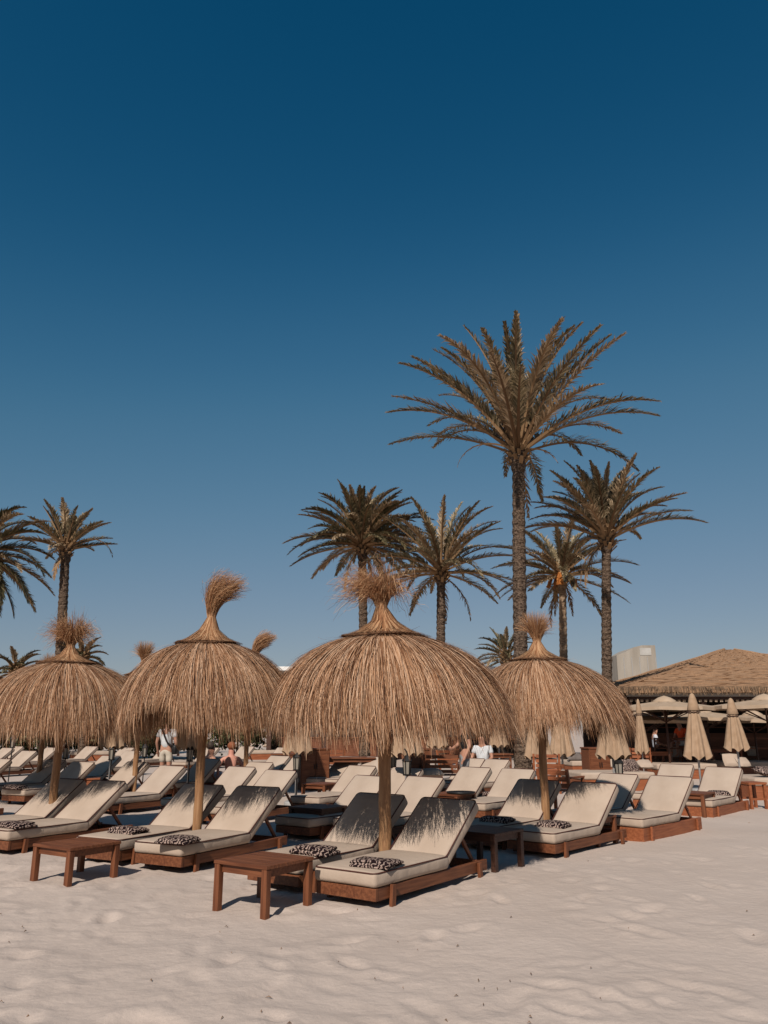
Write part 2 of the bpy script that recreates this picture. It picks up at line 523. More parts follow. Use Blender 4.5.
def tuft_mesh(seed, style):
    """bound neck rising from the band and flaring into a loose brush"""
    rng = np.random.RandomState(seed)
    n, k = style.get('n', 1300), 12
    nn = 700                                     # the rest only clothe the neck
    top, flare, droop, wind, length = style['waist'], style['flare'], style['droop'], np.array(style['wind']), style['len']
    lean = np.array(style.get('lean', (0, 0)))
    ph = rng.uniform(0, 2*math.pi, n)
    P = np.zeros((n, k, 3))
    # neck: 4 points from the band ring to the waist
    for i, (t, rr) in enumerate(((0, .485), (.16, .31), (.5, .15), (1, .066))):
        z = 2.555 + (top-2.555)*t + (0 if i else -.02)
        j = rng.uniform(.72, 1.03, n) if i else rng.uniform(.80, 1.10, n)
        P[:, i] = np.stack([rr*j*np.cos(ph)+lean[0]*t*t, rr*j*np.sin(ph)+lean[1]*t*t, np.full(n, z)], -1)
    tilt = np.abs(rng.normal(0, flare, n))
    d = np.stack([np.sin(tilt)*np.cos(ph), np.sin(tilt)*np.sin(ph), np.cos(tilt)], -1)
    ln = length*rng.uniform(.6, 1.1, n)/(k-4)
    dirs = np.stack([.15*np.cos(ph)+lean[0]*.8, .15*np.sin(ph)+lean[1]*.8, np.ones(n)], -1)
    for i in range(4, k):
        u = (i-3)/(k-4); u = u**.8
        g = d*u + dirs*(1-u) + wind*u*u*rng.uniform(.5,1.4,(n,1)) + np.array([0,0,-1])*droop*u**1.6*rng.uniform(.2,1.7,(n,1))
        g /= np.linalg.norm(g, axis=1, keepdims=True)
        P[:, i] = P[:, i-1] + g*ln[:,None] + rng.normal(0, .0018, (n,3))
    side = rng.normal(0, 1, (n,1,3))*np.ones((1,k,1))
    side[:, :4] = np.stack([-np.sin(ph), np.cos(ph), np.zeros(n)], -1)[:, None]
    side /= np.linalg.norm(side, axis=-1, keepdims=True)
    u = np.linspace(0,1,k)[None]
    wd = rng.uniform(.004,.009,(n,1))*(1-.7*u**2)
    core = MB().lathe([(.38,2.535),(.27,2.55+(top-2.575)*.16),(.12,2.55+(top-2.575)*.5),(.03,top)], 14)
    if lean.any():
        core.v = [(x+lean[0]*((z-2.48)/(top-2.48))**2, y+lean[1]*((z-2.48)/(top-2.48))**2, z) for x, y, z in core.v]
    return strands_mesh('tuft', P, wd, side, M_TUFT, core)

def band_mesh():
    mb = MB()
    for ph0 in (0, 2.1, 4.2):
        pts = []
        for i in range(120):
            t = 2*math.pi*i/120
            a = t*22 + ph0
            r = .455 + .008*math.cos(a)+.016*math.sin(2*t+1); pts.append((r*math.cos(t), r*math.sin(t), 2.532 + .007*math.sin(a)+.010*math.sin(3*t)))
        mb.tube(pts, .008, 5, closed=True)
    return mb.mesh('band', M_BAND, True)
def pole_mesh(seed):
    rng = random.Random(seed); pts, rad = [], []
    for i in range(22):
        z = -.15 + i*2.7/21
        pts.append((rng.uniform(-.005,.005), rng.uniform(-.005,.005), z)); rad.append(.068 - .006*i/21 + rng.uniform(-.003,.003))
    return MB().tube(pts, rad, 12).mesh('pole', M_POLE, True)
def straw_collar_mesh():
    """straw ends bound against the pole under the canopy"""
    rng = np.random.RandomState(3); n, k = 260, 5
    ph = rng.uniform(0, 6.28, n); u = np.linspace(0,1,k)[None]
    z0 = rng.uniform(1.9, 2.3, n); L = rng.uniform(.3,.75,n)
    r = .075 + (.20*(1-u)**2)*rng.uniform(.3,1,(n,1)) + rng.uniform(0,.03,(n,1))
    z = z0[:,None]-L[:,None]*u
    P = np.stack([r*np.cos(ph)[:,None], r*np.sin(ph)[:,None], z], -1)
    side = np.stack([-np.sin(ph), np.cos(ph), 0*ph], -1)[:,None]*np.ones((1,k,1))
    return strands_mesh('straw_collar', P, rng.uniform(.006,.011,(n,1))*np.ones((1,k)), side, M_STRAW)
CANOPIES = [canopy_mesh(11), canopy_mesh(12, notch=(R(248), .26, .24)), canopy_mesh(13), canopy_mesh(14, sway=.17, hz=1.52)]
BAND, POLES, COLLAR = band_mesh(), [pole_mesh(1), pole_mesh(2)], straw_collar_mesh()
def thatch_umbrella(loc, label, variant, style, seed, tilt=(0,0), rot=0, sc=1.0, zs=1.0, group='thatched umbrellas over the loungers'):
    root = empty('thatched_umbrella', loc)
    root.rotation_euler = (tilt[0], tilt[1], 0)
    root.scale = (sc, sc, zs)
    tag(root, label, 'umbrella', group)
    obj('pole', POLES[seed % 2], root)
    obj('canopy', CANOPIES[variant], root)
    obj('straw_collar', COLLAR, root)
    b = obj('band', BAND, root); b.rotation_euler = (R(1.5)*math.sin(seed), R(1.5)*math.cos(seed), rot)
    obj('tuft', tuft_mesh(seed, style), root)
    return root
MOP = dict(waist=2.88, flare=.58, droop=1.7, wind=(-.5,-.05,.3), len=.72, lean=(-.04,0), n=1100)
LEANR = dict(waist=2.88, flare=.30, droop=.75, wind=(1.0,.1,.05), len=.70, lean=(.03,0), n=1500)
BRUSH = dict(waist=2.82, flare=.55, droop=.55, wind=(.0,0,.1), len=.44)
BLOWN = dict(waist=2.84, flare=.22, droop=.75, wind=(1.6,.1,.1), len=.80, lean=(.10,0), n=1500)
LOWMOP = dict(waist=2.80, flare=.72, droop=1.3, wind=(-.05,-.1,.2), len=.62)

def pole_at(px, py, z=.29): 
    p = at_z(px, py, z); return (p.x, p.y, 0)
PC, PL2, PL, PR = pole_at(385, 848), pole_at(197, 828), pole_at(51, 815), pole_at(546, 818)
thatch_umbrella(PC, 'largest thatched straw umbrella in front with a wide bushy mop tuft', 0, MOP, 21, rot=.4, zs=.98)
thatch_umbrella(PL2, 'thatched umbrella behind the left table with a tall tuft leaning right', 1, LEANR, 22, rot=1.3, sc=.88, zs=1.02)
thatch_umbrella(PL, 'thatched umbrella at the left edge in front of the small leaning palm', 2, LOWMOP, 23, rot=2.2, tilt=(0, R(.5)), sc=.91, zs=.965)
thatch_umbrella(PR, 'thatched umbrella at right in front of the tallest palm trunk', 3, BRUSH, 24, rot=3.6, sc=.89, zs=.97)
thatch_umbrella(pole_at(134, 785), 'far thatched umbrella with only a small pale tuft showing left of the tall tuft', 1, BRUSH, 25, rot=.2, sc=.88, zs=1.05)
thatch_umbrella(pole_at(245, 782), 'thatched umbrella hidden at the back whose tuft is blown to the right', 2, BLOWN, 26, rot=1.0, sc=.85, zs=1.09)
thatch_umbrella(pole_at(381, 788), 'thatched umbrella hidden right behind the largest front umbrella', 1, BRUSH, 27, rot=4.0, sc=.9)
thatch_umbrella(pole_at(38, 781), 'thatched umbrella hidden behind the umbrella at the left edge', 0, BRUSH, 28, rot=5.0, sc=.95)
thatch_umbrella(pole_at(-36, 790), 'thatched umbrella mostly cut off by the left picture edge', 1, BRUSH, 29, rot=2.8, sc=.95)

# ------------------------------------------------------------------ sun loungers
BACK_A, BACK_L, LW, TH = R(37), .82, .70, .13
def cushion_mesh(name, L, W, T, seed):
    rng = random.Random(seed)
    ph = [rng.uniform(0,6) for _ in range(4)]
    def fn(c):
        u, v = c.x/(L/2), c.y/(W/2)
        bul = (1-abs(u)**4)*(1-abs(v)**4)
        z = c.z + (.014*bul if c.z > 0 else 0) + .004*math.sin(5*c.x+ph[0])*math.sin(6*c.y+ph[1])
        e = 1 + .012*math.sin(7*c.x+ph[2])
        return Vector((c.x, c.y*e, z))
    mb = MB(); bm_into(mb, rounded((L, W, T), .040, 3, 5, fn))
    return mb.mesh(name, M_CUSH, True)
def piping_mesh(L, W, T):
    mb = MB(); pts = []
    a, b, r = L/2-.004, W/2-.004, .045
    for cx, cy, t0 in ((a-r, b-r, 0), (-a+r, b-r, 90), (-a+r, -b+r, 180), (a-r, -b+r, 270)):
        for i in range(5):
            t = R(t0 + i*22.5); pts.append((cx+r*math.cos(t), cy+r*math.sin(t), T/2-.012))
    mb.tube(pts, .0065, 6, closed=True)
    return mb.mesh('piping', M_PIPE, True)
SEAT_L = 1.24
def make_lounger(wood=M_WOOD, low=False):
    root = empty('sun_lounger')
    fr = MB(); y = LW/2-.035
    zr = (.052, .158) if not low else (-.03, .158)
    for s in (-1, 1):
        fr.box((-1.15, s*y-.02, zr[0]), (.80, s*y+.02, zr[1]))
    fr.box((-1.19, -LW/2+.012, zr[0]+.002), (-1.152, LW/2-.012, zr[1]-.002))      # foot board
    fr.box((.72, -y+.022, zr[0]+.02), (.757, y-.022, zr[1]-.01))
    for i in range(9):
        x = -1.08 + i*.125; fr.box((x, -y+.022, zr[1]-.022), (x+.07, y-.022, zr[1]-.001))
    fr.build('frame', wood, root, bevel=.004)
    lg = MB(); lg.bar((-.98, y+.042, -.14), (-.95, y+.042, .165), .034, .062, up=(1,0,0)); m1 = lg.mesh('leg', M_WOODV if wood is M_WOOD else wood)
    bevel_mesh(m1, .004)
    o = obj('leg', m1, root)
    o = obj('leg', m1, root); o.location.y = -2*(y+.042)
    lg = MB(); lg.bar((.62, y+.042, -.14), (.60, y+.042, .150), .034, .06, up=(1,0,0)); m2 = lg.mesh('leg', M_WOODV if wood is M_WOOD else wood); bevel_mesh(m2, .004)
    obj('leg', m2, root); o = obj('leg', m2, root); o.location.y = -2*(y+.042)
    # reclined back: slatted frame, strut, cushion
    D = Vector((math.cos(BACK_A), 0, math.sin(BACK_A))); U = Vector((-D.z, 0, D.x))
    H0 = Vector((.02, 0, .152))
    bf = MB()
    for s in (-1, 1):
        bf.bar(H0 + Vector((0, s*(y-.05), 0)), H0 + D*.80 + Vector((0, s*(y-.05), 0)), .035, .03, up=U)
    for i in range(6):
        c = H0 + D*(.05+i*.13); bf.bar(c + Vector((0,-y+.07,0)), c + Vector((0,y-.07,0)), .06, .018, up=U)
    bf.build('backrest_frame', wood, root, bevel=.003)
    for s in (-1, 1):
        MB().bar(H0 + D*.50 + Vector((0, s*(y-.09), -.02)), (.70, s*(y-.09), .12), .028, .035).build('strut', wood, root)
    T = TH
    sc = obj('seat_cushion', SEATM, root); sc.location = (-SEAT_L/2+.02, 0, .161+T/2)
    obj('piping', SEATP, sc)
    bc = obj('back_cushion', BACKM, root)
    bc.location = H0 + D*(BACK_L/2+.012) + U*(.018+T/2); bc.rotation_euler = (0, -BACK_A, 0)
    obj('piping', BACKP, bc)
    return root
SEATM, SEATP = cushion_mesh('seat_cushion', SEAT_L, LW, TH, 1), piping_mesh(SEAT_L, LW, TH)
BACKM, BACKP = cushion_mesh('back_cushion', BACK_L, LW, TH, 2), piping_mesh(BACK_L, LW, TH)
K_LOUNGE = Kind(make_lounger)
K_LOUNGEO = Kind(lambda: make_lounger(M_WOODO, True))
LG = 'sun loungers set out in pairs on the sand'
def lounger(px, py, deg, label, z=.29, kind=None):
    p = at_z(px, py, z)
    return (kind or K_LOUNGE).new((p.x, p.y, 0), R(deg), label, 'sun lounger', LG)
TOPZ, RUN = .755, .595
def lounger_top(px, py, deg, label, kind=None):
    p = at_z(px, py, TOPZ)
    return (kind or K_LOUNGE).new((p.x-RUN*math.cos(R(deg)), p.y-RUN*math.sin(R(deg)), 0), R(deg+2.2*math.sin(px*1.3)), label, 'sun lounger', LG)
front = [
 (419,852,54,'front lounger right of the largest umbrella pole, its whole side rail in view'),
 (349,843,54,'lounger left of the largest umbrella pole, beside the nearest low table'),
 (228,830,62,'lounger with its foot between the two front tables, right of the pole'),
 (171,826,62,'lounger left of the second pole, its towel behind the left table'),
 (72,819,60,'lounger behind the left table, right of the leftmost pole'),
 (31,815.5,60,'lounger left of the leftmost near pole, its back mostly in shade'),
 (576,822,49,'lounger right of the right umbrella pole, fringe shade on its back'),
 (519,817,49,'lounger left of the right umbrella pole with a dark shaded back'),
]
for a in front: lounger(*a)
back = [
 (424.5,777,54,'half shaded lounger behind the front lounger, right of the rear middle pole'),
 (371,776,54,'half shaded lounger behind the largest umbrella pole, on its left side'),
 (282,770.5,58,'lounger with fringe shade right of the back pole between the two big umbrellas'),
 (243,767,58,'shaded lounger left of the back pole between the two big umbrellas'),
 (172,766,60,'sunlit lounger right in front of the standing man, beside a rear pole'),
 (138,762,60,'lounger with shaded edge left of the rear pole near the standing man'),
 (84,762,62,'rear lounger whose back shows just right of the leftmost poles'),
 (56,760,62,'rear lounger behind the leftmost poles with a dark towel at its foot'),
 (519,769,50,'sunlit lounger in front of the tallest palm trunk'),
 (476,767.5,50,'sunlit lounger second left from the tall palm trunk, in front of the grey shorts'),
 (497,759.5,50,'far lounger just left of the palm trunk foot, behind the sunlit pair'),
 (474,758.5,50,'far lounger in front of the person in white shirt'),
 (210,759,60,'plain sunlit lounger behind the second umbrella pole, below a lantern'),
 (262,762.5,58,'low sunlit lounger end right of the sunbathers'),
 (280,756,58,'far lounger whose top shows in front of the reclining cushions'),
 (304,754.5,56,'far sunlit lounger left of the brown wooden table'),
 (363,766,54,'plain lounger behind the shaded one, left of the big pole'),
 (350,756.5,54,'small far lounger right of the wooden table'),
 (378,757,54,'small far lounger right behind the largest umbrella pole'),
 (408,768,54,'plain lounger under the closed parasol and lantern in the middle'),
 (112,756,62,'far lounger left of the leftmost lantern post'),
 (133,751,62,'far lounger between two lanterns at the left'),
 (2,759,62,'shaded lounger cut by the left edge, back row'),
 (-14,772,62,'shaded lounger cut by the left edge, nearer the front'),
 (30,751,62,'far sunlit lounger left of the leftmost poles'),
 (8,748,62,'farthest lounger at the left edge'),
]
for i, (px, lb) in enumerate([(18,'behind the far left cushions'),(52,'behind the leftmost umbrella poles'),(92,'right of the leftmost umbrella poles'),(128,'behind the two left lanterns'),(170,'behind the standing man'),(212,'behind the sunbathers'),(248,'right behind the pink sunbather'),(284,'behind the left rim of the largest umbrella')]):
    back.append((px, 746.5 + (i % 2)*1.2, 62, 'last row lounger ' + lb))
for a in back: lounger_top(*a)
for a in [
 (670,776.5,48,'orange framed lounger with towel, second from the right end of the front'),
 (618,774,48,'lounger directly behind the right umbrella pair, left of the orange framed one'),
 (723,767.5,50,'rightmost orange framed lounger with a towel on its seat'),
 (678,764.5,50,'lounger showing only its back between the two orange framed ones')]:
    lounger_top(*a, kind=K_LOUNGEO)

# ------------------------------------------------------------------ low tables
def make_table(mt=None):
    mt = mt or M_WOOD
    root = empty('low_table')
    h, s = .39, .31
    m = MB()
    for i in range(5):
        y = -s + i*.1245; m.box((-s, y, h-.028), (s, y+.1232, h))
    m.build('tabletop', mt, root, bevel=.003)
    a = MB(); q = s-.045
    for sg in (-1, 1):
        a.box((-q+.03, sg*q-.012, h-.095), (q-.03, sg*q+.012, h-.0285))
        a.box((sg*q-.012, -q+.03, h-.095), (sg*q+.012, q-.03, h-.0285))
    a.build('apron', mt, root)
    l = MB().box((-.03,-.03,-.1), (.03,.03,h-.0285)).mesh('leg', M_WOODV if mt is M_WOOD else mt); bevel_mesh(l, .004)
    for sx in (-1, 1):
        for sy in (-1, 1):
            o = obj('leg', l, root); o.location = (sx*(s-.035), sy*(s-.035), 0)
    return root
K_TABLE = Kind(make_table)
K_TABLE_SHADED = Kind(lambda: make_table(M_DARKWOOD))  # deep shade put into the colour: same table in near-black wood
TG = 'low wooden tables beside the loungers'
def table(px, py, deg, label, z=.39, dz=0, sc=1.0, kind=None):
    p = at_z(px, py, z); return (kind or K_TABLE).new((p.x, p.y, dz), R(deg), label, 'table', TG, sc)
table(264.5, 858.3, -34, 'nearest low reddish wooden table on the sand by the middle loungers')
table(78, 838.1, -33, 'low reddish wooden table at the left, in front of the leftmost loungers', dz=-.04)
table(486, 829, -40, 'dark low table in shade left of the right umbrella pair', kind=K_TABLE_SHADED)
table(318, 806, -33, 'dark low table in shade behind the nearest table', kind=K_TABLE_SHADED)
table(452, 793, -38, 'small low table in shade between two rear pairs')
table(322, 783, -33, 'far low wooden table in front of the slatted chairs')
table(588, 812, -42, 'low table hidden between the right loungers', sc=.9)
table(692, 792, -40, 'low orange table between the two orange framed loungers')

# black tray lying on the rear table
p = at_z(461, 793, .40)
tr = MB().lathe([(.0,.0),(.24,.0),(.26,.03),(.245,.03),(.23,.012),(0,.012)], 24, (p.x, p.y, .393)).build('tray', M_BLACK, smooth=True)
tag(tr, 'round black tray on the rear table in the middle', 'tray')

# ------------------------------------------------------------------ folded towels
def towel_mesh(seed, L=.40, W=.30):
    rng = random.Random(seed); mb = MB(); z = 0
    for i, (t, sx, sy) in enumerate(((.034, 1, 1), (.034, .97, .98), (.03, .93, .95))):
        ph = [rng.uniform(0, 6) for _ in range(4)]
        def fn(c, ph=ph, i=i):
            sag = .010*math.sin(9*c.x+ph[0]) * math.sin(8*c.y+ph[1]) - .018*(abs(c.y)/(W/2))**3 - .012*(abs(c.x)/(L/2))**4
            return Vector((c.x*(1+.05*math.sin(7*c.y+ph[2])), c.y*(1+.04*math.sin(8*c.x+ph[3])), c.z+sag*(.3+.5*i)))
        bm = rounded((L*sx, W*sy, t), .0155, 3, 4, fn, (rng.uniform(-.012,.012), rng.uniform(-.012,.012), z+t/2))
        bm_into(mb, bm); z += t*.9
    return mb.mesh('folded_towel', M_TOWEL, True)
TOWELS = [towel_mesh(1), towel_mesh(2), towel_mesh(3)]
TWG = 'folded patterned towels on the loungers'
for i, (px, py, dg, lb) in enumerate([
  (376,863,-25,'folded black and white patterned towel on the front lounger right of the big pole'),
  (314,851.5,-20,'folded patterned towel on the lounger behind the nearest table'),
  (178,840,-18,'folded patterned towel on the lounger between the two front tables'),
  (128,831,-24,'folded patterned towel seen just above the left table'),
  (14,825,-22,'folded patterned towel at the left edge'),
  (553,825,-35,'plump folded patterned towel at the foot of the right umbrella pole'),
  (497,820,-30,'folded patterned towel in shade left of the right umbrella pole'),
  (652,804.5,-30,'folded patterned towel on the second orange framed lounger from the right'),
  (718,793.5,-15,'folded patterned towel on the rightmost orange framed lounger'),
  (494,794,-20,'folded patterned towel on the sunlit lounger before the palm trunk'),
  (15,787.5,-22,'dark folded towel at the foot of a rear lounger near the left edge'),
  (105,794,-22,'dark folded towel left of the rear pole in front of the standing man')]):
    p = at_z(px, py, .32)
    o = tag(obj('folded_towel', TOWELS[i % 3]), lb, 'towel', TWG)
    o.location = (p.x, p.y, .300); o.rotation_euler = (0, 0, R(dg)); o.scale = (1+.06*math.sin(i*2.1), 1+.08*math.cos(i*3.3), .66+.2*math.sin(i*1.7)**2)

# ------------------------------------------------------------------ palms
def frond(PV, rng, base, az, el, L, droop, wleaf, twist=0, nl=100, V=.55, bare=.17):
    """appends one feather frond; leaflets become islands of their own"""
    verts, faces, rv, rf = PV[:4]
    nf0 = len(faces)
    seg = 16; p = np.array(base, float); pts = [p.copy()]; tang = []
    e = el
    for i in range(seg):
        t = i/seg
        e = el - droop*(t**1.4)
        d = np.array([math.cos(e)*math.cos(az+twist*t), math.cos(e)*math.sin(az+twist*t), math.sin(e)])
        tang.append(d); p = p + d*L/seg; pts.append(p.copy())
    tang.append(tang[-1]); pts = np.array(pts); tang = np.array(tang)
    # rachis: flat tapering strip of triangular section
    b0 = len(rv)
    for i in range(seg+1):
        d = tang[i]; s = np.cross(d, [0,0,1]); s /= (np.linalg.norm(s)+1e-6); u = np.cross(s, d)
        wr = (.055*(1-i/seg)+.010)*wleaf
        rv += [tuple(pts[i]-s*wr), tuple(pts[i]+s*wr), tuple(pts[i]-u*wr*1.2)]
    for i in range(seg):
        a = b0+i*3
        rf += [(a,a+1,a+4,a+3),(a+1,a+2,a+5,a+4),(a+2,a,a+3,a+5)]
    for j in range(nl):
        t = bare + (1-bare)*(j+rng.random())/nl
        f = t*seg; i = min(int(f), seg-1); q = pts[i] + (pts[i+1]-pts[i])*(f-i); d = tang[i]
        s = np.cross(d, [0,0,1]); s /= (np.linalg.norm(s)+1e-6); u = np.cross(s, d)
        prof = .55 + .5*math.sin(min(1, t/.55)*math.pi/2) if t < .5 else 1.04*(1 - ((t-.5)/.5)**1.3*.78)
        for sg in (-1, 1):
            ll = .52*wleaf*prof*rng.uniform(.8,1.1)*(L/4.2)**.5
            a = R(rng.uniform(24, 46)*(1.12-.45*t) + (22 if rng.random() < .10 else 0)); vv = V + rng.uniform(-.35,.35)
            dr = d*math.cos(a) + (s*sg*math.cos(vv)+u*math.sin(vv))*math.sin(a)
            n = np.cross(dr, u); n /= (np.linalg.norm(n)+1e-6)
            w0 = .022*wleaf*rng.uniform(.8,1.3)
            mid = q + dr*ll*.5; tip = q + dr*ll + np.array([0,0,-.16*ll*rng.uniform(0,2.2)])
            b = len(verts)
            verts += [tuple(q-n*w0*.6), tuple(q+n*w0*.6), tuple(mid+n*w0), tuple(mid-n*w0), tuple(tip)]
            faces += [(b,b+1,b+2,b+3),(b+3,b+2,b+4)]
    if len(PV) > 4:
        PV[4].append(1); PV[5].extend([len(PV[4])]*(len(faces)-nf0))
def palm(name, crown_px, base_px, Y, L, label, seed, nf=38, leafmat=None, trunk_r=.24, el=(88,-25), wind=0, base_r=None, dead=0, dates=False, sc=1.0, wl=1.0, dead_spec=(), droop=(.5,1.15), trunk_mat=None):
    rng = random.Random(seed)
    top = at_y(*crown_px, Y); bot = at_y(*base_px, Y)
    # carry the trunk's line to the ground
    if bot.z > .02:
        k = (top.z)/(top.z-bot.z); bot = top + (bot-top)*k
    bot.z = 0
    root = empty('palm_tree', (bot.x, bot.y, 0)); tag(root, label, 'palm tree', 'palm trees behind the beach beds')
    T = top - bot
    n = 70; prof, pts = [], []
    mb = MB()
    H = T.z
    rad = []
    lean = Vector((T.x, T.y, 0))
    for i in range(n):
        t = i/(n-1)
        bend = t**1.3
        pts.append(Vector((lean.x*bend, lean.y*bend, -.3+(H+.1)*t)))
        r = trunk_r*(1-.18*t) + (base_r or trunk_r*1.35 - trunk_r)*math.exp(-t*H/ .9)*.8
        if t > .93: r *= 1+.5*math.sin((t-.93)/.07*math.pi*.6)
        rad.append(r*(1 + (.07 if i % 2 else -.05) + rng.uniform(-.03,.03)))
    mb.tube(pts, rad, 14)
    mb.build('trunk', trunk_mat or M_BARK, root)
    # leaf boots under the crown
    bt = MB()
    for i in range(46):
        a = i*2.4; z = H-.75*sc+ i/46*.85*sc; r = trunk_r*.85
        d = Vector((math.cos(a), math.sin(a), 0)); q = Vector((lean.x, lean.y, z)) + d*r
        bt.bar(q-d*.05, q + d*.20*sc + Vector((0,0,.24*sc)), .12*sc, .045*sc)
    bt.build('leaf_bases', M_DRY, root)
    PV = ([], [], [], [], [], [])
    C0 = Vector((lean.x, lean.y, H+.1))
    for i in range(nf):
        u = (i+.5)/nf
        az = i*2.39996 + rng.uniform(-.25,.25)
        e = R(el[0] + (el[1]-el[0])*u**.85 + rng.uniform(-7,7))
        l = L*(.84+.16*math.sin(min(1,u*1.3)*math.pi/2))*rng.uniform(.86,1.07)
        dr = rng.uniform(*droop)*(1 if e > 0 else .6)
        off = Vector((math.cos(az), math.sin(az), 0))*trunk_r*.6
        frond(PV, rng, C0+off-Vector((0,0,.35*u)), az + wind*math.sin(az)*-1*.3, e, l, dr, wl, twist=wind*.3*rng.uniform(.3,1), V=rng.uniform(.3,.8))
    nv = len(PV[0])
    me = bpy.data.meshes.new('crown'); lm = leafmat or M_LEAF
    me.from_pydata(PV[0]+PV[2], [], PV[1]+[tuple(nv+i for i in f) for f in PV[3]])
    me.materials.append(lm); me.materials.append(M_DRY)
    me.materials.append(M_LEAFTAN)
    mi = []
    for q in range(len(PV[1])):
        f = PV[5][q]
        mi.append(2 if f % 3 == 0 else 0)
    me.polygons.foreach_set('material_index', mi+[1]*len(PV[3]))
    me.update(); obj('crown', me, root)
    if dead or dead_spec:
        PV = ([], [], [], [])
        for i in range(dead):
            az = rng.uniform(0, 6.28)
            frond(PV, rng, C0-Vector((0,0,.4)), az, R(rng.uniform(-45,-15)), L*rng.uniform(.5,.8), R(60), wl*.8, nl=26, V=-.2)
        for (azd, eld, l, drp, k) in dead_spec:
            frond(PV, rng, C0-Vector((0,0,.3)), R(azd), R(eld), l, R(drp), wl*.8, nl=k, V=-.2, bare=.45)
        nv = len(PV[0]); me = bpy.data.meshes.new('dead_fronds')
        me.from_pydata(PV[0]+PV[2], [], PV[1]+[tuple(nv+i for i in f) for f in PV[3]])
        me.materials.append(M_DRY); me.update(); obj('dead_fronds', me, root)
    if dates:
        for k in range(5):
            az = k*1.26+.4; mb = MB()
            for s in range(26):
                a2 = az + rng.uniform(-.35,.35); st = C0 + Vector((0,0,-.1))
                pts = [st + Vector((math.cos(a2), math.sin(a2), 0))*(.75*t*rng.uniform(.85,1.1)) + Vector((0,0,.35*t-1.1*t*t)) for t in (0,.3,.6,.85,1.0)]
                mb.tube(pts, [.012,.012,.02,.028,.014], 4)
            mb.build('date_cluster', M_DATE, root)
    return root
M_BARKL = noise_mat('pale_palm_bark', (.14,.09,.055), (.30,.21,.14), scale=3, rough=.95, bump=.8, bscale=8, stretch=(3,3,6))
palm('p', (518,446), (523,765), 26, 5.3, 'tallest date palm with a thick straight trunk rising behind the right umbrella', 1, nf=46, trunk_r=.25, dead=1, sc=1.1, el=(89,26), wl=1.12, droop=(.5,1.25), dead_spec=((185,25,2.7,110,6),(5,20,1.6,90,5)))
palm('p', (606,533), (608,677), 29, 3.4, 'date palm right of the tallest one with a slim dark trunk', 2, nf=42, wl=1.05, trunk_r=.2, dead=2, el=(89,24), droop=(.5,1.2))
palm('p', (562,572), (564,655), 38, 3.7, 'palm with orange date clusters half hidden behind the tallest trunk', 3, nf=42, wl=1.1, trunk_r=.21, dead=3, dates=True, trunk_mat=M_BARKL, el=(82,-15), droop=(.5,1.1))
palm('p', (441,568), (441,640), 34, 4.0, 'middle palm with drooping fronds just right of the front umbrella tuft', 4, nf=42, wl=1.05, trunk_r=.22, dead=2, el=(88,-8), droop=(.5,1.15))
palm('p', (362,541), (363,625), 36, 3.5, 'dense dark wind swept palm behind the front umbrella tuft', 5, nf=80, trunk_r=.23, leafmat=M_LEAFD, dead=2, wind=.8, el=(85,-5), wl=1.15, droop=(.6,1.3))
palm('p', (66,545), (62,612), 40, 2.75, 'small leaning palm behind the leftmost umbrella with sparse upright fronds', 6, nf=24, wl=1.3, trunk_r=.27, dead=2, el=(88,5), dead_spec=((-5,35,3.2,120,22),), droop=(.25,.7))
palm('p', (-20,550), (-20,700), 33, 3.3, 'palm cut off by the left edge with long hanging fronds', 7, nf=48, wl=1.3, trunk_r=.22, el=(75,-55), droop=(.7,1.5), leafmat=M_LEAFD)
palm('p', (506,655), (506,690), 46, 2.3, 'short palm top showing left of the tallest trunk above the right umbrella', 8, nf=26, trunk_r=.2, el=(80,-20), leafmat=M_LEAFD)
palm('p', (16,668), (16,700), 42, 1.6, 'low palm top at the far left behind the umbrella', 9, nf=22, trunk_r=.2, el=(75,-20), leafmat=M_LEAFD)
palm('p', (82,655), (82,700), 36, 1.25, 'low dark palm top right of the leftmost umbrella tuft', 10, nf=24, trunk_r=.18, el=(70,-45), leafmat=M_LEAFD)

# ------------------------------------------------------------------ shrubs far behind
def shrub(x, y, h, wd, label, seed):
    rng = np.random.RandomState(seed)
    root = empty('shrub', (x, y, 0)); tag(root, label, 'shrub', 'shrubs along the back of the beach')
    n = 3600
    cl = rng.normal(0, 1, (26, 3)); cl /= np.linalg.norm(cl, axis=1, keepdims=True)
    cl = cl*rng.uniform(.45,1,(26,1)) * [wd*.5, wd*.4, h*.42] + [0,0,h*.55]
    c = cl[rng.randint(0,26,n)] + rng.normal(0, .17*h*.5, (n,3))
    c[:,2] = np.abs(c[:,2])
    a = rng.normal(0,1,(n,3)); a /= np.linalg.norm(a,axis=1,keepdims=True); b = np.cross(a, rng.normal(0,1,(n,3))); b /= np.linalg.norm(b,axis=1,keepdims=True)
    s = rng.uniform(.08,.17,(n,1))
    V = np.stack([c-a*s, c+b*s*.45, c+a*s, c-b*s*.45], 1).reshape(-1,3)
    me = bpy.data.meshes.new('foliage'); me.from_pydata(V.tolist(), [], np.arange(n*4).reshape(-1,4).tolist()); me.materials.append(M_BUSH); me.update()
    obj('foliage', me, root)
    t = MB()
    for k in range(4):
        q = cl[k*3]; t.tube([(0,0,-.1), (q[0]*.4,q[1]*.4,q[2]*.6), tuple(q)], [.09,.06,.02], 6)
    t.build('stem', M_BARK, root)
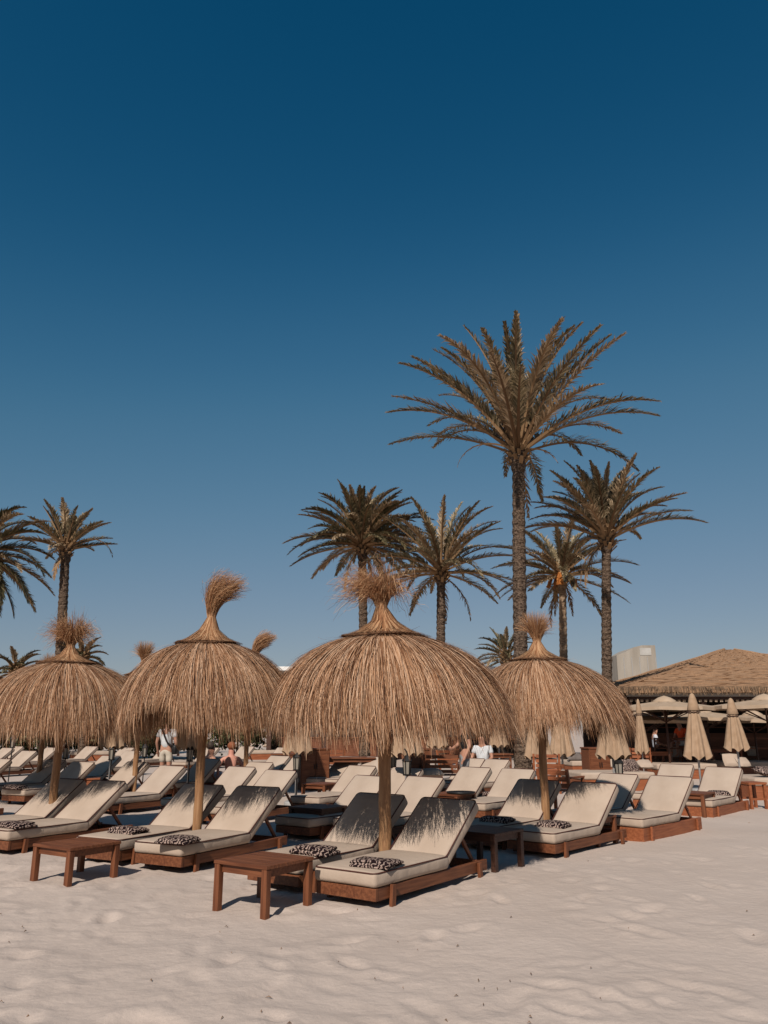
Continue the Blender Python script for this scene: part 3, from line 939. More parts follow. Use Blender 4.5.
for i, (px, h) in enumerate([(-60,2.6),(-25,3.0),(12,2.8),(48,3.1),(86,2.7),(122,2.9),(158,3.2),(196,2.8),(232,3.0)]):
    p = at_y(px, 728, 40)
    shrub(p.x, 40+(i%3)*.9, h, 3.9, ['green shrub at the far left edge behind the umbrellas','green shrub beyond the left edge umbrella','bushy green shrub glimpsed under the leftmost canopy','green shrub behind the leftmost umbrella pole','dark shrub between the two left umbrellas','green shrub left of the standing man','taller green shrub right behind the standing man','green shrub under the second umbrella canopy','green shrub next to the white roofed building'][i], 40+i)

# ------------------------------------------------------------------ buildings
def low_building():
    root = empty('beach_restaurant', (0, 41, 0)); tag(root, 'long low restaurant with flat white roof edge seen between the umbrellas', 'building')
    x0, x1 = -6.1, 8.3
    MB().box((x0-.3,-.6,4.30),(x1+.3,9,4.52)).build('roof', M_WHITE, root, bevel=.03)
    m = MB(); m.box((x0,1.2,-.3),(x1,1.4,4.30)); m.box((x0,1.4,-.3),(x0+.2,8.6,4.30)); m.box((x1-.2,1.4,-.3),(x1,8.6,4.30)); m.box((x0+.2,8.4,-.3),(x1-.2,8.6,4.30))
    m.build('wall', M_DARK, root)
    for i in range(6):
        x = x0+.2+i*(x1-x0-.6)/5
        MB().box((x,-.2,-.3),(x+.22,.02,4.30)).build('post', M_DARKWOOD, root)
    m = MB()
    for i in range(5):
        x = x0+.9+i*2.7; fr = MB()
        for a, b in (((x,1.12,.9),(x+1.9,1.19,.98)),((x,1.12,3.0),(x+1.9,1.19,3.08)),((x,1.12,.982),(x+.08,1.19,2.998)),((x+1.82,1.12,.982),(x+1.9,1.19,2.998)),((x+.91,1.12,.982),(x+.99,1.19,2.998))): fr.box(a, b)
        wn = fr.build('window', M_WOOD, root)
        MB().box((x+.081,1.15,.982),(x+.909,1.165,2.998)).box((x+.991,1.15,.982),(x+1.819,1.165,2.998)).build('pane', M_GLASSD, wn)
    MB().box((x0+1,-.15,-.2),(x1-4,.3,1.0)).box((x0+.9,-.2,1.0),(x1-3.9,.35,1.06)).build('counter', M_WOOD, root)
M_GLASSD, _, _ = mat('dark_glass', (.03,.03,.032), .12, .5)
low_building()

M_CONCL = noise_mat('pale_concrete', (.36,.34,.31), (.42,.40,.37), scale=2, rough=.9)
def tower():
    p = at_y(637, 665, 60)
    root = empty('concrete_building', (p.x, 60, 0)); tag(root, 'grey concrete block rising behind the thatched pavilion roof', 'building')
    zt = 1.5 + 79/780*60*1.0; hw = 1.5
    prof = [(-hw,-.5),(hw,-.5),(hw,zt)]
    prof += [(-hw+2.0, zt), (-hw+1.4, zt-.14), (-hw+.7, zt-.5), (-hw, zt-.75)]
    vs = [(x, 0, z) for x, z in prof] + [(x, 4, z) for x, z in prof]
    k = len(prof)
    MB().add(vs, [tuple(range(k)), tuple(range(2*k-1, k-1, -1))] + [(i, i+k, (i+1)%k+k, (i+1)%k) for i in range(k)]).build('wall', M_CONC, root)
    MB().box((hw-1.2,-.03,zt-.75),(hw-.35,.05,zt-.2)).build('window', M_CONCL, root)
    m = MB()
    for i in range(5): m.box((-hw+.5+i*.6,-.045,1),(-hw+.54+i*.6,.02,zt-.9))
    m.build('joint', M_GREYM, root)
tower()

def pavilion():
    Y0 = 29.0; el = at_y(618, 688, Y0)
    HW = 7.3; cx = el.x + HW; cy = Y0 + HW; ze = el.z; za = 4.95
    root = empty('thatched_pavilion', (cx, cy, 0)); tag(root, 'open beach bar pavilion under a large thatched hip roof', 'pavilion')
    rng = np.random.RandomState(4)
    n = 40; V, Fc = [], []
    # roof in stepped thatch courses, each slightly overhanging the one below
    rows = 26
    ring = []
    for i in range(rows):
        t0, t1 = i/rows, (i+1)/rows
        for (t, lift) in ((t0, 0.0), (t1, .0)):
            pass
    def loop(t, dz):
        h = HW*(1-t) + .22*t
        pts = []
        m = 48
        for s in range(4):
            for j in range(m):
                u = -1+2*j/m
                c = {0:(u,-1),1:(1,u),2:(-u,1),3:(-1,-u)}[s]
                jit = rng.normal(0,.012,3)
                sag = -.10*math.sin(t*math.pi)
                pts.append((c[0]*h+jit[0], c[1]*h+jit[1], ze+(za-ze)*t+dz+sag+jit[2]))
        return pts
    loops = []
    for i in range(rows):
        loops.append(loop(i/rows, .022)); loops.append(loop((i+1)/rows, .0))
    m = len(loops[0]); V = [p for l in loops for p in l]
    for i in range(len(loops)-1):
        for j in range(m):
            a = i*m+j; b = i*m+(j+1)%m; Fc.append((a, b, b+m, a+m))
    rm = MB(); rm.add(V, Fc); rm.add(loops[-1], [tuple(range(m))])
    # underside and thick eave edge
    lo = loop(0, -.16)
    li = [(x*.93, y*.93, z-.02) for x, y, z in lo]
    rm.add(loops[0]+lo+li, [(j, j+m, (j+1)%m+m, (j+1)%m) for j in range(m)] + [(j+m, j+2*m, (j+1)%m+2*m, (j+1)%m+m) for j in range(m)])
    rm.add(li+[(0,0,za-.3)], [(j, m, (j+1)%m) for j in range(m)])
    rf = rm.build('roof', M_ROOF, root)
    cap = MB()
    for (sx, sy) in ((-1,-1),(1,-1),(1,1),(-1,1)):
        pts = [(sx*(HW*(1-t)+.22*t), sy*(HW*(1-t)+.22*t), ze+(za-ze)*t+.015-.10*math.sin(t*math.pi)+.012*math.sin(t*40)) for t in np.linspace(.02,1,26)]
        cap.tube(pts, [.04+.025*rng.rand() for _ in pts], 6)
    cap.build('ridge_cap', M_ROOF, rf)
    # straw hanging from the eave edge
    ns = 8000; k = 4; u = rng.uniform(-1,1,ns)*HW; sd = rng.randint(0,4,ns)
    x = np.where(sd==0,u,np.where(sd==1,HW,np.where(sd==2,u,-HW))); y = np.where(sd==0,-HW,np.where(sd==1,u,np.where(sd==2,HW,u)))
    Ls = rng.uniform(.08,.34,ns); tt = np.linspace(0,1,k)[None]
    P = np.stack([x[:,None]+rng.normal(0,.04,(ns,1))*tt, y[:,None]+rng.normal(0,.04,(ns,1))*tt, ze+.06-Ls[:,None]*tt], -1)
    sid = np.stack([np.where(sd%2==0,1.,0.), np.where(sd%2==1,1.,0.), 0*u], -1)[:,None]*np.ones((1,k,1))
    obj('eave_straw', strands_mesh('eave_straw', P, rng.uniform(.010,.024,(ns,1))*np.ones((1,k)), sid, M_STRAWD), rf)
    b = MB()
    zb = ze-.42
    h2 = HW-.5
    b.box((-h2,-h2-.1,zb),(h2,-h2+.1,zb+.2)); b.box((-h2,h2-.1,zb),(h2,h2+.1,zb+.2)); b.box((-h2-.1,-h2+.1,zb),(-h2+.1,h2-.1,zb+.2)); b.box((h2-.1,-h2+.1,zb),(h2+.1,h2-.1,zb+.2))
    b.build('beam', M_DARKWOOD, root)
    MB().box((-h2-.1,-h2-.23,zb+.13),(h2+.1,-h2-.13,zb+.25)).build('gutter', M_GREYM, root)
    sc = MB()
    for i in range(70):
        x = -h2 + i*2*h2/70; sc.box((x,-h2-.16,zb-.06),(x+.1,-h2-.13,zb+.02))
    sc.build('scalloped_trim', M_CREAM, root)
    for i in range(6):
        x = -h2 + i*2*h2/5
        for yy in (-h2, h2):
            o = MB().box((x-.09,yy-.09,-.3),(x+.09,yy+.09,zb)).build('post', M_DARKWOOD, root)
    MB().box((-h2+.4,-h2+.3,-.3),(h2-.4,h2-.3,.22)).build('deck', M_DECK, root)
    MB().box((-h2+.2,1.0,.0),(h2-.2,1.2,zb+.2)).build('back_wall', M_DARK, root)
    MB().box((-h2+1,-1.2,.225),(h2-3,-.7,1.22)).box((-h2+.9,-1.3,1.222),(h2-2.9,-.6,1.28)).build('bar_counter', M_WOOD, root)
    MB().box((-h2+1,.70,1.5),(h2-3,.995,1.55)).box((-h2+1,.70,1.95),(h2-3,.995,2.0)).build('shelf', M_WOOD, root)
    rl = MB()
    for zz in (.75, 1.1): rl.box((-h2+1.0,-h2+.55,zz),(h2-1,-h2+.60,zz+.05))
    for i in range(9): rl.box((-h2+1+i*1.5,-h2+.61,.22),(-h2+1.06+i*1.5,-h2+.66,1.15))
    rl.build('railing', M_WOOD, root)
    return cx, cy
M_STRAWD = island_mat('eave_straw', [(0,(.05,.03,.018)),(1,(.2,.13,.08))], .9)
PVX, PVY = pavilion()

# ------------------------------------------------------------------ parasols and lanterns
def closed_canopy_mesh(hb, ht, rw, seed):
    rng = random.Random(seed); V, Fc = [], []
    n, rows = 64, 14
    for i in range(rows):
        t = i/(rows-1)                       # 0 top
        z = ht + (hb-ht)*t
        r = .035 + rw*(t**.8) if t > .12 else .02+rw*.26*(t/.12)**.6
        for k in range(n):
            a = 2*math.pi*k/n
            fold = 1 + (.17*t+.02)*math.cos(8*a+.6*math.sin(2*a)) + .04*t*math.sin(17*a)
            zz = z + (.05*math.cos(8*a) if i == rows-1 else 0)
            V.append((r*fold*math.cos(a), r*fold*math.sin(a), zz))
    for i in range(rows-1):
        for k in range(n): Fc.append((i*n+k, i*n+(k+1)%n, (i+1)*n+(k+1)%n, (i+1)*n+k))
    Fc.append(tuple(range(n)))
    me = MB().add(V, Fc).mesh('canopy', M_BEIGE, True)
    return me
def make_closed(zb=.80):
    root = empty('closed_parasol')
    obj('canopy', closed_canopy_mesh(zb, 2.22, .27 if zb < .9 else .25, 1), root)
    MB().lathe([(.012,2.34),(.05,2.31),(.085,2.22),(.125,2.05),(.15,1.93),(.14,1.92)], 20).build('top_cap', M_BEIGE, root, True)
    MB().tube([(0,0,-.1),(0,0,2.3)], .026, 10).build('pole', M_GREYM, root, True)
    MB().tube([(.245*math.cos(t)*.62,.245*math.sin(t)*.62,1.88) for t in np.linspace(0,2*math.pi,20)[:-1]], .012, 5, closed=True).build('strap', M_DARKWOOD, root)
    MB().lathe([(0,.09),(.22,.09),(.24,.06),(.24,-.05)], 20).build('base', M_GREYM, root)
    return root
K_CLOSED, K_SHORT = Kind(make_closed), Kind(lambda: make_closed(1.03))
CG = 'closed beige parasols'
def closed(px, py_bottom, Y, label, sc=1.0, tilt=0):
    p = at_y(px, py_bottom, Y)
    kd = K_SHORT if p.z > .93 else K_CLOSED
    o = kd.new((p.x, Y, min(.0, max(-.12, p.z-(1.03 if p.z > .93 else .8)))), random.Random(px).uniform(0,1), label, 'parasol', CG, sc)
    o.rotation_euler.y = tilt
    if px == 642: o.scale = (.62, .62, 1.0)
    return (p.x, Y)
def make_lantern():
    root = empty('lantern')
    MB().lathe([(.07,0),(.085,.02),(.06,.03)], 6).build('base', M_BLACK, root)
    MB().lathe([(.03,.36),(.09,.28),(.10,.265),(.075,.26)], 6).build('cap', M_BLACK, root)
    fr = MB()
    for k in range(6):
        a = k*math.pi/3; fr.bar((.062*math.cos(a),.062*math.sin(a),.02),(.08*math.cos(a),.08*math.sin(a),.27),.012,.012)
    fr.build('frame', M_BLACK, root)
    MB().lathe([(.054,.03),(.07,.26)], 6).build('glass_pane', M_GLASS, root)
    MB().tube([(0,0,.35),(0,0,.42),(.06,0,.47),(.14,0,.45)], .012, 6).build('hook', M_BLACK, root)
    MB().tube([(0,0,-.62),(0,0,.0)], .016, 6).build('stem', M_BLACK, root)
    return root
K_LANT = Kind(make_lantern)
LTG = 'black iron lanterns by the beds'
def lantern(px, py_mid, Y, label, sc=1.0):
    p = at_y(px, py_mid, Y)
    o = K_LANT.new((p.x, Y, p.z-.17*sc), 0, label, 'lantern', LTG, sc)
    o.rotation_euler.z = 2.2
    # a ground post carries it
    st = [c for c in o.children if c.name.startswith('stem')][0]
    st.scale.z = (p.z-.17*sc+.1)/(.62*sc)
for a in [
  (698,755,20,'closed beige parasol centred below the pavilion eave, wider of the right pair'),
  (738,749,21.5,'closed beige parasol near the right edge, slightly slanting'),
  (642,749,24,'narrow closed parasol in shade just right of the right umbrella'),
  (613,757,15.5,'big closed parasol half covered by the right umbrella straw'),
  (406,755,15.5,'closed parasol hanging below the largest umbrella, just right of its pole'),
  (562,752,22,'closed parasol on a pale pole right of the right umbrella pole'),
  (538,757,20,'closed parasol directly behind the right umbrella pole'),
  (499,746,26,'small closed parasol left of the tall palm trunk'),
  (437,747,24,'small far closed parasol above the slatted bench'),
  (297,753,17,'closed parasol at the left rim of the largest umbrella'),
  (112,746,20,'closed parasol left of the standing man with a lantern under it'),
  (190,746,19,'closed parasol right of the standing man')]:
    closed(*a, tilt=(-.06 if a[0] == 738 else 0))
for a in [
  (112,753,19.8,'black lantern on a post left of the standing man'),
  (145,751,23,'small black lantern directly left of the standing man'),
  (190,754,18.8,'black lantern on a post right of the standing man'),
  (297,762,16.8,'black lantern at the left rim of the largest umbrella'),
  (407,766,15.2,'black lantern right of the largest umbrella pole'),
  (393,760,18,'smaller black lantern just beside the largest umbrella pole'),
  (66,752,20,'black lantern beside the leftmost poles'),
  (13,742,24,'black lantern at the far left edge'),
  (619,768,15.3,'black lantern under the big closed parasol at right')]:
    lantern(*a)
def make_open():
    root = empty('open_parasol')
    n, V, Fc = 8, [], []
    rows = [(0,2.62),(.3,2.58),(.9,2.50),(1.7,2.39),(1.7,2.29)]
    V.append((0,0,2.62))
    for r, z in rows[1:]:
        for k in range(n*2):
            a = math.pi*k/n; s = 1 if k % 2 == 0 else (.945 if r > .4 else 1)
            V.append((r*s*math.cos(a), r*s*math.sin(a), z-(0 if k % 2 == 0 else .02)))
    m = n*2
    for k in range(m): Fc.append((0, 1+k, 1+(k+1)%m))
    for i in range(len(rows)-2):
        for k in range(m): Fc.append((1+i*m+k, 1+(i+1)*m+k, 1+(i+1)*m+(k+1)%m, 1+i*m+(k+1)%m))
    MB().add(V, Fc).build('canopy', M_CREAM, root)
    MB().lathe([(.02,2.76),(.2,2.70),(.36,2.60),(.37,2.56)], 16).build('vent', M_CREAM, root, True)
    MB().tube([(0,0,-.1),(0,0,2.6)], .035, 10).build('pole', M_DARKWOOD, root, True)
    for k in range(n):
        a = 2*math.pi*k/n
        MB().bar((.04*math.cos(a),.04*math.sin(a),1.95),(1.15*math.cos(a),1.15*math.sin(a),2.42),.03,.03).bar((0,0,2.58),(1.66*math.cos(a),1.66*math.sin(a),2.37),.025,.025).build('rib', M_DARKWOOD, root)
    return root
K_OPEN = Kind(make_open)
OG = 'open cream parasols by the pavilion'
for px, py, Y, lb, sc in [
  (664,697,26,'open cream parasol in front of the pavilion, right of the narrow closed one',1.0),
  (764,695,25,'open cream parasol at the right edge before the pavilion',1.0),
  (700,708,28.5,'open parasol in shade behind the wide closed parasol',1.0),
  (640,711,28,'shaded open parasol behind the narrow closed one',.95),
  (752,711,29,'shaded open parasol behind the right edge parasol',.95)]:
    p = at_y(px, py, Y); o = K_OPEN.new((p.x, Y, p.z-2.72*sc), .35, lb, 'parasol', OG, sc); o.location.z = min(0, o.location.z)

# ------------------------------------------------------------------ daybeds and pillows at the back
def make_daybed():
    root = empty('daybed')
    MB().box((-.95,-.72,-.1),(.95,.72,.26)).build('base', M_WOODO, root, bevel=.01)
    mb = MB(); bm_into(mb, rounded((1.95,1.5,.17), .045, 3, 4, None, (0,0,.347)))
    mb.build('mattress', M_CUSH, root, True)
    return root
K_BED = Kind(make_daybed)
def bed(px, py, deg, lb, sc=1.0):
    p = at_z(px, py, .43); return K_BED.new((p.x, p.y, 0), R(deg), lb, 'daybed', 'low daybeds behind the loungers', sc)
for a in [
  (606,771,8,'low daybed right of the tall palm trunk, under the big closed parasol'),
  (676,763,6,'low daybed below the wide closed parasol'),
  (742,761,4,'low daybed below the slanting closed parasol'),
  (778,776,4,'nearest daybed cut by the right edge with orange base'),
  (590,760,10,'far daybed left of the big closed parasol'),
  (268,750,20,'far daybed with cushions left of the wooden table'),
  (30,749,25,'far daybed at the left behind the leftmost poles'),
  (92,751,25,'far daybed with orange base left of the leftmost lantern post')]: bed(*a)
q = at_y(222, 740, 21.2)
K_BED.new((q.x, 21.2, 0), R(12), 'daybed under the two sunbathers', 'daybed', 'low daybeds behind the loungers', .68)
def pillow_mesh(m, seed, w=.5, h=.42, t=.17):
    rng = random.Random(seed)
    n = 9; V, Fc = [], []
    for sg in (1,-1):
        for i in range(n):
            for j in range(n):
                u, v = -1+2*i/(n-1), -1+2*j/(n-1)
                b = (max(0,1-u**4)*max(0,1-v**4))**.5
                pin = 1-.09*(1-abs(abs(u)-abs(v)))*max(abs(u),abs(v))
                V.append((u*w/2*pin, v*h/2*pin, sg*(t/2*b+.002)+.006*math.sin(7*u+seed)*b))
    for s in range(2):
        for i in range(n-1):
            for j in range(n-1):
                a = s*n*n+i*n+j; q = (a, a+n, a+n+1, a+1); Fc.append(q if s == 0 else q[::-1])
    return MB().add(V, Fc).mesh('pillow', m, True)
PIL = [pillow_mesh(M_CUSH, 1), pillow_mesh(M_CUSH, 2, .42, .34, .15), pillow_mesh(M_TOWEL, 3, .52, .42, .16), pillow_mesh(plain_cloth('grey_cloth', (.12,.10,.09)), 4, .6, .34, .22), pillow_mesh(plain_cloth('rust_cloth', (.30,.10,.05)), 5, .45, .36, .16)]
PG = 'pillows on the daybeds'
for px, py, k, rx, rz, lb in [
  (676,752,0,75,5,'square cream pillow upright on the daybed left of the wide closed parasol'),
  (689,754,1,40,30,'small cream pillow leaning beside the wide closed parasol'),
  (629,766,2,55,10,'black and white patterned pillow under the big closed parasol'),
  (613,763,1,35,-10,'cream pillow left of the patterned pillow'),
  (645,764,1,30,10,'cream pillow right of the patterned pillow'),
  (575,757,3,30,8,'grey bolster on the daybed right of the palm trunk'),
  (586,756,4,35,5,'rust and cream pillow beside the grey bolster'),
  (599,759,1,30,0,'cream pillow just left of the big closed parasol foot'),
  (715,750,0,60,15,'cream pillow right of the wide closed parasol'),
  (722,752,2,50,30,'patterned pillow between the two right closed parasols'),
  (731,760,0,65,-4,'cream pillow upright on the daybed under the slanting parasol'),
  (743,762,1,45,20,'cream pillow right of the slanting parasol foot'),
  (752,751,0,70,0,'far cream pillow at right below the slanting parasol'),
  (766,771,2,15,20,'rolled patterned towel pillow at the right edge'),
  (702,757,2,50,-15,'patterned pillow at the foot of the wide closed parasol'),
  (22,741,1,30,25,'cream pillow on the far left daybed'),
  (32,743,0,20,10,'wide cream pillow lying on the far left daybed'),
  (97,744,2,30,20,'dark patterned pillow on the orange based daybed'),
  (255,744,0,35,30,'cream pillow right of the sunbathers'),
  (266,745,0,20,20,'cream pillow second right of the sunbathers'),
  (276,743,1,15,15,'flat cream pillow left of the wooden table'),
  (246,742,3,60,0,'dark grey pillow behind the pink sunbather'),
  (415,768,1,30,10,'cream pillow at the head of the lounger under the lantern'),
  (432,773,0,8,10,'flat cream pillow in front of the slatted bench'),
  (542,764,1,20,0,'cream pillow right of the palm trunk foot')]:
    p = at_z(px, py, .55 if py < 765 else .56)
    o = tag(obj('pillow', PIL[k]), lb, 'pillow', PG)
    o.location = p; o.rotation_euler = (R(rx), 0, R(rz))

# ------------------------------------------------------------------ wooden furniture in the background
def slat_chair(loc, rz, label, w=.6, m=M_WOODO, tall=.9, sc=1.0):
    root = empty('slatted_chair', loc, rz); tag(root, label, 'chair', 'wooden chairs in the background'); root.scale = (sc,)*3
    s = MB()
    for i in range(5): s.box((-w/2+.02, -.25+i*.1, .42), (w/2-.02, -.17+i*.1, .445))
    s.build('seat', m, root)
    b = MB()
    for i in range(4): b.bar((-w/2+.05, .29+i*.03, .52+i*.11), (w/2-.05, .29+i*.03, .52+i*.11), .02, .075)
    b.build('backrest', m, root)
    for sx in (-1, 1):
        MB().box((sx*w/2-.025, -.27, -.1), (sx*w/2+.025, -.22, .64)).build('leg', m, root)
        MB().bar((sx*w/2, .22, -.1), (sx*w/2, .42, tall), .05, .05).build('leg', m, root)
        MB().box((sx*w/2-.03, -.28, .641), (sx*w/2+.03, .32, .67)).build('armrest', m, root)
def dining_table(loc, rz, label, m=M_WOOD, L=1.2, W=.8, h=.75):
    root = empty('dining_table', loc, rz); tag(root, label, 'table', 'wooden tables in the background')
    MB().box((-L/2,-W/2,h-.04),(L/2,W/2,h)).build('tabletop', m, root, bevel=.004)
    for sx in (-1,1):
        for sy in (-1,1):
            MB().box((sx*(L/2-.08)-.03, sy*(W/2-.08)-.03, -.1),(sx*(L/2-.08)+.03, sy*(W/2-.08)+.03, h-.041)).build('leg', m, root)
    MB().box((-L/2+.1,-W/2+.05,h-.12),(L/2-.1,-W/2+.08,h-.041)).box((-L/2+.1,W/2-.08,h-.12),(L/2-.1,W/2-.05,h-.041)).build('apron', m, root)
def gp(px, py, Y): 
    q = at_y(px, py, Y); return (q.x, Y, 0)
slat_chair(gp(441,760,19.5), math.pi, 'wide slatted wooden bench seat seen from behind, middle of the picture', w=.85, m=M_WOOD)
slat_chair(gp(312,740,24), 2.6, 'orange wooden chair left of the wooden table top', m=M_WOODO)
slat_chair(gp(333,738,24), 3.3, 'orange wooden chair above the brown table, nearer the big pole', m=M_WOODO)
slat_chair(gp(455,744,23), .9, 'reddish folding chair behind the slatted bench', m=M_WOODO)
slat_chair(gp(563,786,14.8), 2.5, 'plain plank chair back between the right umbrella pair', m=M_WOODO, w=.55, tall=.8)
slat_chair(gp(546,770,20), 3.0, 'small orange chair behind the right umbrella pole', m=M_WOODO)
slat_chair(gp(640,746,26), 2.8, 'orange chair below the narrow closed parasol', m=M_WOODO)
dining_table(gp(345,748,22), .1, 'brown wooden table left of the largest umbrella pole', L=1.6, W=.9)
dining_table(gp(650,748,27), .0, 'wooden table in front of the bar pavilion', m=M_WOODO)
dining_table(gp(722,742,30.2), .0, 'wooden table behind the two right closed parasols', m=M_WOODO)
dining_table(gp(490,746,25), .2, 'reddish table left of the palm trunk', m=M_WOOD)
def cabinet(loc, rz, label, w, d, h, m):
    root = empty('wooden_cabinet', loc, rz); tag(root, label, 'cabinet', 'wooden cabinets among the beds')
    MB().box((-w/2,-d/2,-.1),(w/2,d/2,h-.04)).build('body', m, root, bevel=.008)
    MB().box((-w/2-.02,-d/2-.02,h-.038),(w/2+.02,d/2+.02,h)).build('top', m, root, bevel=.004)
    for s in (-1,1):
        dr = MB().box((s*w/4-w*.22,-d/2-.022,.05),(s*w/4+w*.22,-d/2-.003,h-.1)).build('door', m, root)
        MB().box((s*.03-.01,-d/2-.045,h*.5),(s*.03+.01,-d/2-.024,h*.5+.12)).build('handle', M_BLACK, dr)
cabinet(gp(313,760,21), .35, 'tall brown cabinet left of the slatted table', .75, .5, 1.0, M_WOOD)
cabinet(gp(417,755,20), .3, 'brown cabinet between the closed parasol and the bench', .5, .5, 1.02, M_WOOD)
cabinet(gp(84,757,18.5), .3, 'low orange cabinet left of the leftmost lantern post', .75, .45, .42, M_WOODO)
cabinet(gp(287,748,25), .2, 'low red brown cabinet behind the far cushions', .9, .5, .75, M_WOOD)
cabinet(gp(595,748,22), .2, 'red brown cabinet behind the right umbrella fringe', .6, .5, 1.0, M_WOOD)
def stool(px, py, Y, label):
    q = at_y(px, py, Y); root = empty('wooden_stool', (q.x, Y, 0), .2); tag(root, label, 'stool', 'orange stools at the right')
    MB().box((-.2,-.2,.44),(.2,.2,.48)).build('seat', M_WOODO, root)
    for sx in (-1,1):
        for sy in (-1,1): MB().box((sx*.16-.025,sy*.16-.025,-.1),(sx*.16+.025,sy*.16+.025,.4395)).build('leg', M_WOODO, root)
    for y in (-.16,.16): MB().box((-.135,y-.01,.15),(.135,y+.01,.19)).build('stretcher', M_WOODO, root)
stool(752, 790, 16.2, 'small orange stool by the daybed at the right edge')

# ------------------------------------------------------------------ people
def skin_mesh(name, joints, edges, m, parent, sub=2, root_v=0):
    """one continuous surface grown over a skeleton of joints {name: (pos, radius)}"""
    keys = list(joints); me = bpy.data.meshes.new(name)
    me.from_pydata([joints[k][0] for k in keys], [(keys.index(a), keys.index(b)) for a, b in edges], [])
    me.materials.append(m)
    o = obj(name, me, parent)
    md = o.modifiers.new('skin', 'SKIN'); md.use_smooth_shade = True
    sk = me.skin_vertices[0].data
    for i, k in enumerate(keys):
        r = joints[k][1]; sk[i].radius = (r, r) if not isinstance(r, tuple) else r
    sk[root_v].use_root = True
    s = o.modifiers.new('sub', 'SUBSURF'); s.levels = sub; s.render_levels = sub
    return o
def person(loc, rz, label, pose, skin, shirt=None, shorts=None, hair=M_HAIR, strap=False, sc=1.0, cap=None):
    root = empty('person', loc, rz); tag(root, label, 'person'); root.scale = (sc,)*3
    J = POSES[pose]
    rad = dict(pelvis=(.15,.11), belly=(.135,.10), chest=(.155,.115), neck=.055, skull=.085, crown=.092, sho_l=.062, sho_r=.062, elb_l=.042, elb_r=.042, wri_l=.03, wri_r=.03, pal_l=.036, pal_r=.036,
               hip_l=.095, hip_r=.095, kne_l=.06, kne_r=.06, ank_l=.042, ank_r=.042, toe_l=.038, toe_r=.038)
    jt = {k: (J[k], rad[k]) for k in rad}
    ed = [('pelvis','belly'),('belly','chest'),('chest','neck'),('neck','skull'),('skull','crown')]
    for s in 'lr':
        ed += [('chest','sho_'+s),('sho_'+s,'elb_'+s),('elb_'+s,'wri_'+s),('wri_'+s,'pal_'+s),('pelvis','hip_'+s),('hip_'+s,'kne_'+s),('kne_'+s,'ank_'+s),('ank_'+s,'toe_'+s)]
    # fingers and nose belong to the same skeleton
    for s in 'lr':
        w_, p_ = Vector(J['wri_'+s]), Vector(J['pal_'+s]); d = (p_-w_).normalized(); sd = d.cross(Vector((0,1,0)))
        sd = sd.normalized() if sd.length > .1 else Vector((1,0,0))
        for i, (o_, l_) in enumerate(((-.03,.07),(-.01,.08),(.01,.078),(.03,.06))):
            k = f'fin{i}_{s}'; jt[k] = (tuple(p_ + d*(.03+l_) + sd*o_), .009); ed.append(('pal_'+s, k))
        k = f'thumb_{s}'; jt[k] = (tuple(w_ + d*.07 - sd*.06), .011); ed.append(('pal_'+s, k))
    f = Vector(J.get('face', (0,1,0)))
    jt['nose'] = (tuple((Vector(J['skull'])+Vector(J['crown']))/2 + f*.12), .018); ed.append(('skull','nose'))
    skin_mesh('body', jt, ed, skin, root)
    up = (Vector(J['crown'])-Vector(J['skull'])).normalized()
    hc = Vector(J['crown'])+up*.018 - f*.018
    mb = MB(); bm = bmesh.new(); bmesh.ops.create_icosphere(bm, subdivisions=3, radius=.108)
    for v in list(bm.verts):
        if v.co.z < -.09 or (v.co.dot(f) > .035 and v.co.z < .045): bm.verts.remove(v)
    bm_into(mb, bm, Matrix.Translation(hc)); mb.build('cap' if cap else 'hair', cap or hair, root, True)
    if cap:
        MB().add([tuple(hc+f*a+f.cross(Vector((0,0,1)))*b+Vector((0,0,.02+c))) for c in (0,.012) for a, b in ((.06,-.09),(.06,.09),(.17,.06),(.17,-.06))], [(0,1,2,3),(7,6,5,4),(0,4,5,1),(1,5,6,2),(2,6,7,3),(3,7,4,0)]).build('peak', cap, root)
    g = lambda a, b, t: tuple(Vector(J[a]).lerp(Vector(J[b]), t))
    if shirt:
        sj = {'p': (g('pelvis','belly',-.1), (.165,.13)), 'b': (J['belly'], (.155,.125)), 'c': (J['chest'], (.172,.135)), 'n': (g('chest','neck',.7), .075)}
        se = [('p','b'),('b','c'),('c','n')]
        for s in 'lr':
            sj['s'+s] = (J['sho_'+s], .08); sj['e'+s] = (g('sho_'+s,'elb_'+s,.62), .07); se += [('c','s'+s),('s'+s,'e'+s)]
        skin_mesh('shirt', sj, se, shirt, root)
    if shorts:
        sj = {'p': (J['pelvis'], (.17,.13)), 'b': (g('pelvis','belly',.4), (.16,.125))}
        se = [('p','b')]
        for s in 'lr':
            sj['h'+s] = (J['hip_'+s], .112); sj['k'+s] = (g('hip_'+s,'kne_'+s,.8), .092); se += [('p','h'+s),('h'+s,'k'+s)]
        skin_mesh('shorts', sj, se, shorts, root)
    if strap:
        a, c = Vector(J['chest']), Vector(J['pelvis'])
        pts = [a+Vector((-.13,.0,.19)), a+Vector((-.06,-.19,.08)), a.lerp(c,.5)+Vector((.07,-.185,.0)), c+Vector((.20,-.10,.05)), c+Vector((.19,.12,.05)), a.lerp(c,.5)+Vector((.05,.175,0)), a+Vector((-.09,.16,.1))]
        MB().tube(pts, .022, 6, closed=True).build('bag_strap', M_BLACK, root)
        mb = MB(); bm_into(mb, rounded((.12,.28,.24), .03, 2, 0, None, tuple(c+Vector((.27,0,-.02))))); mb.build('shoulder_bag', M_BLACK, root, True)
    return root
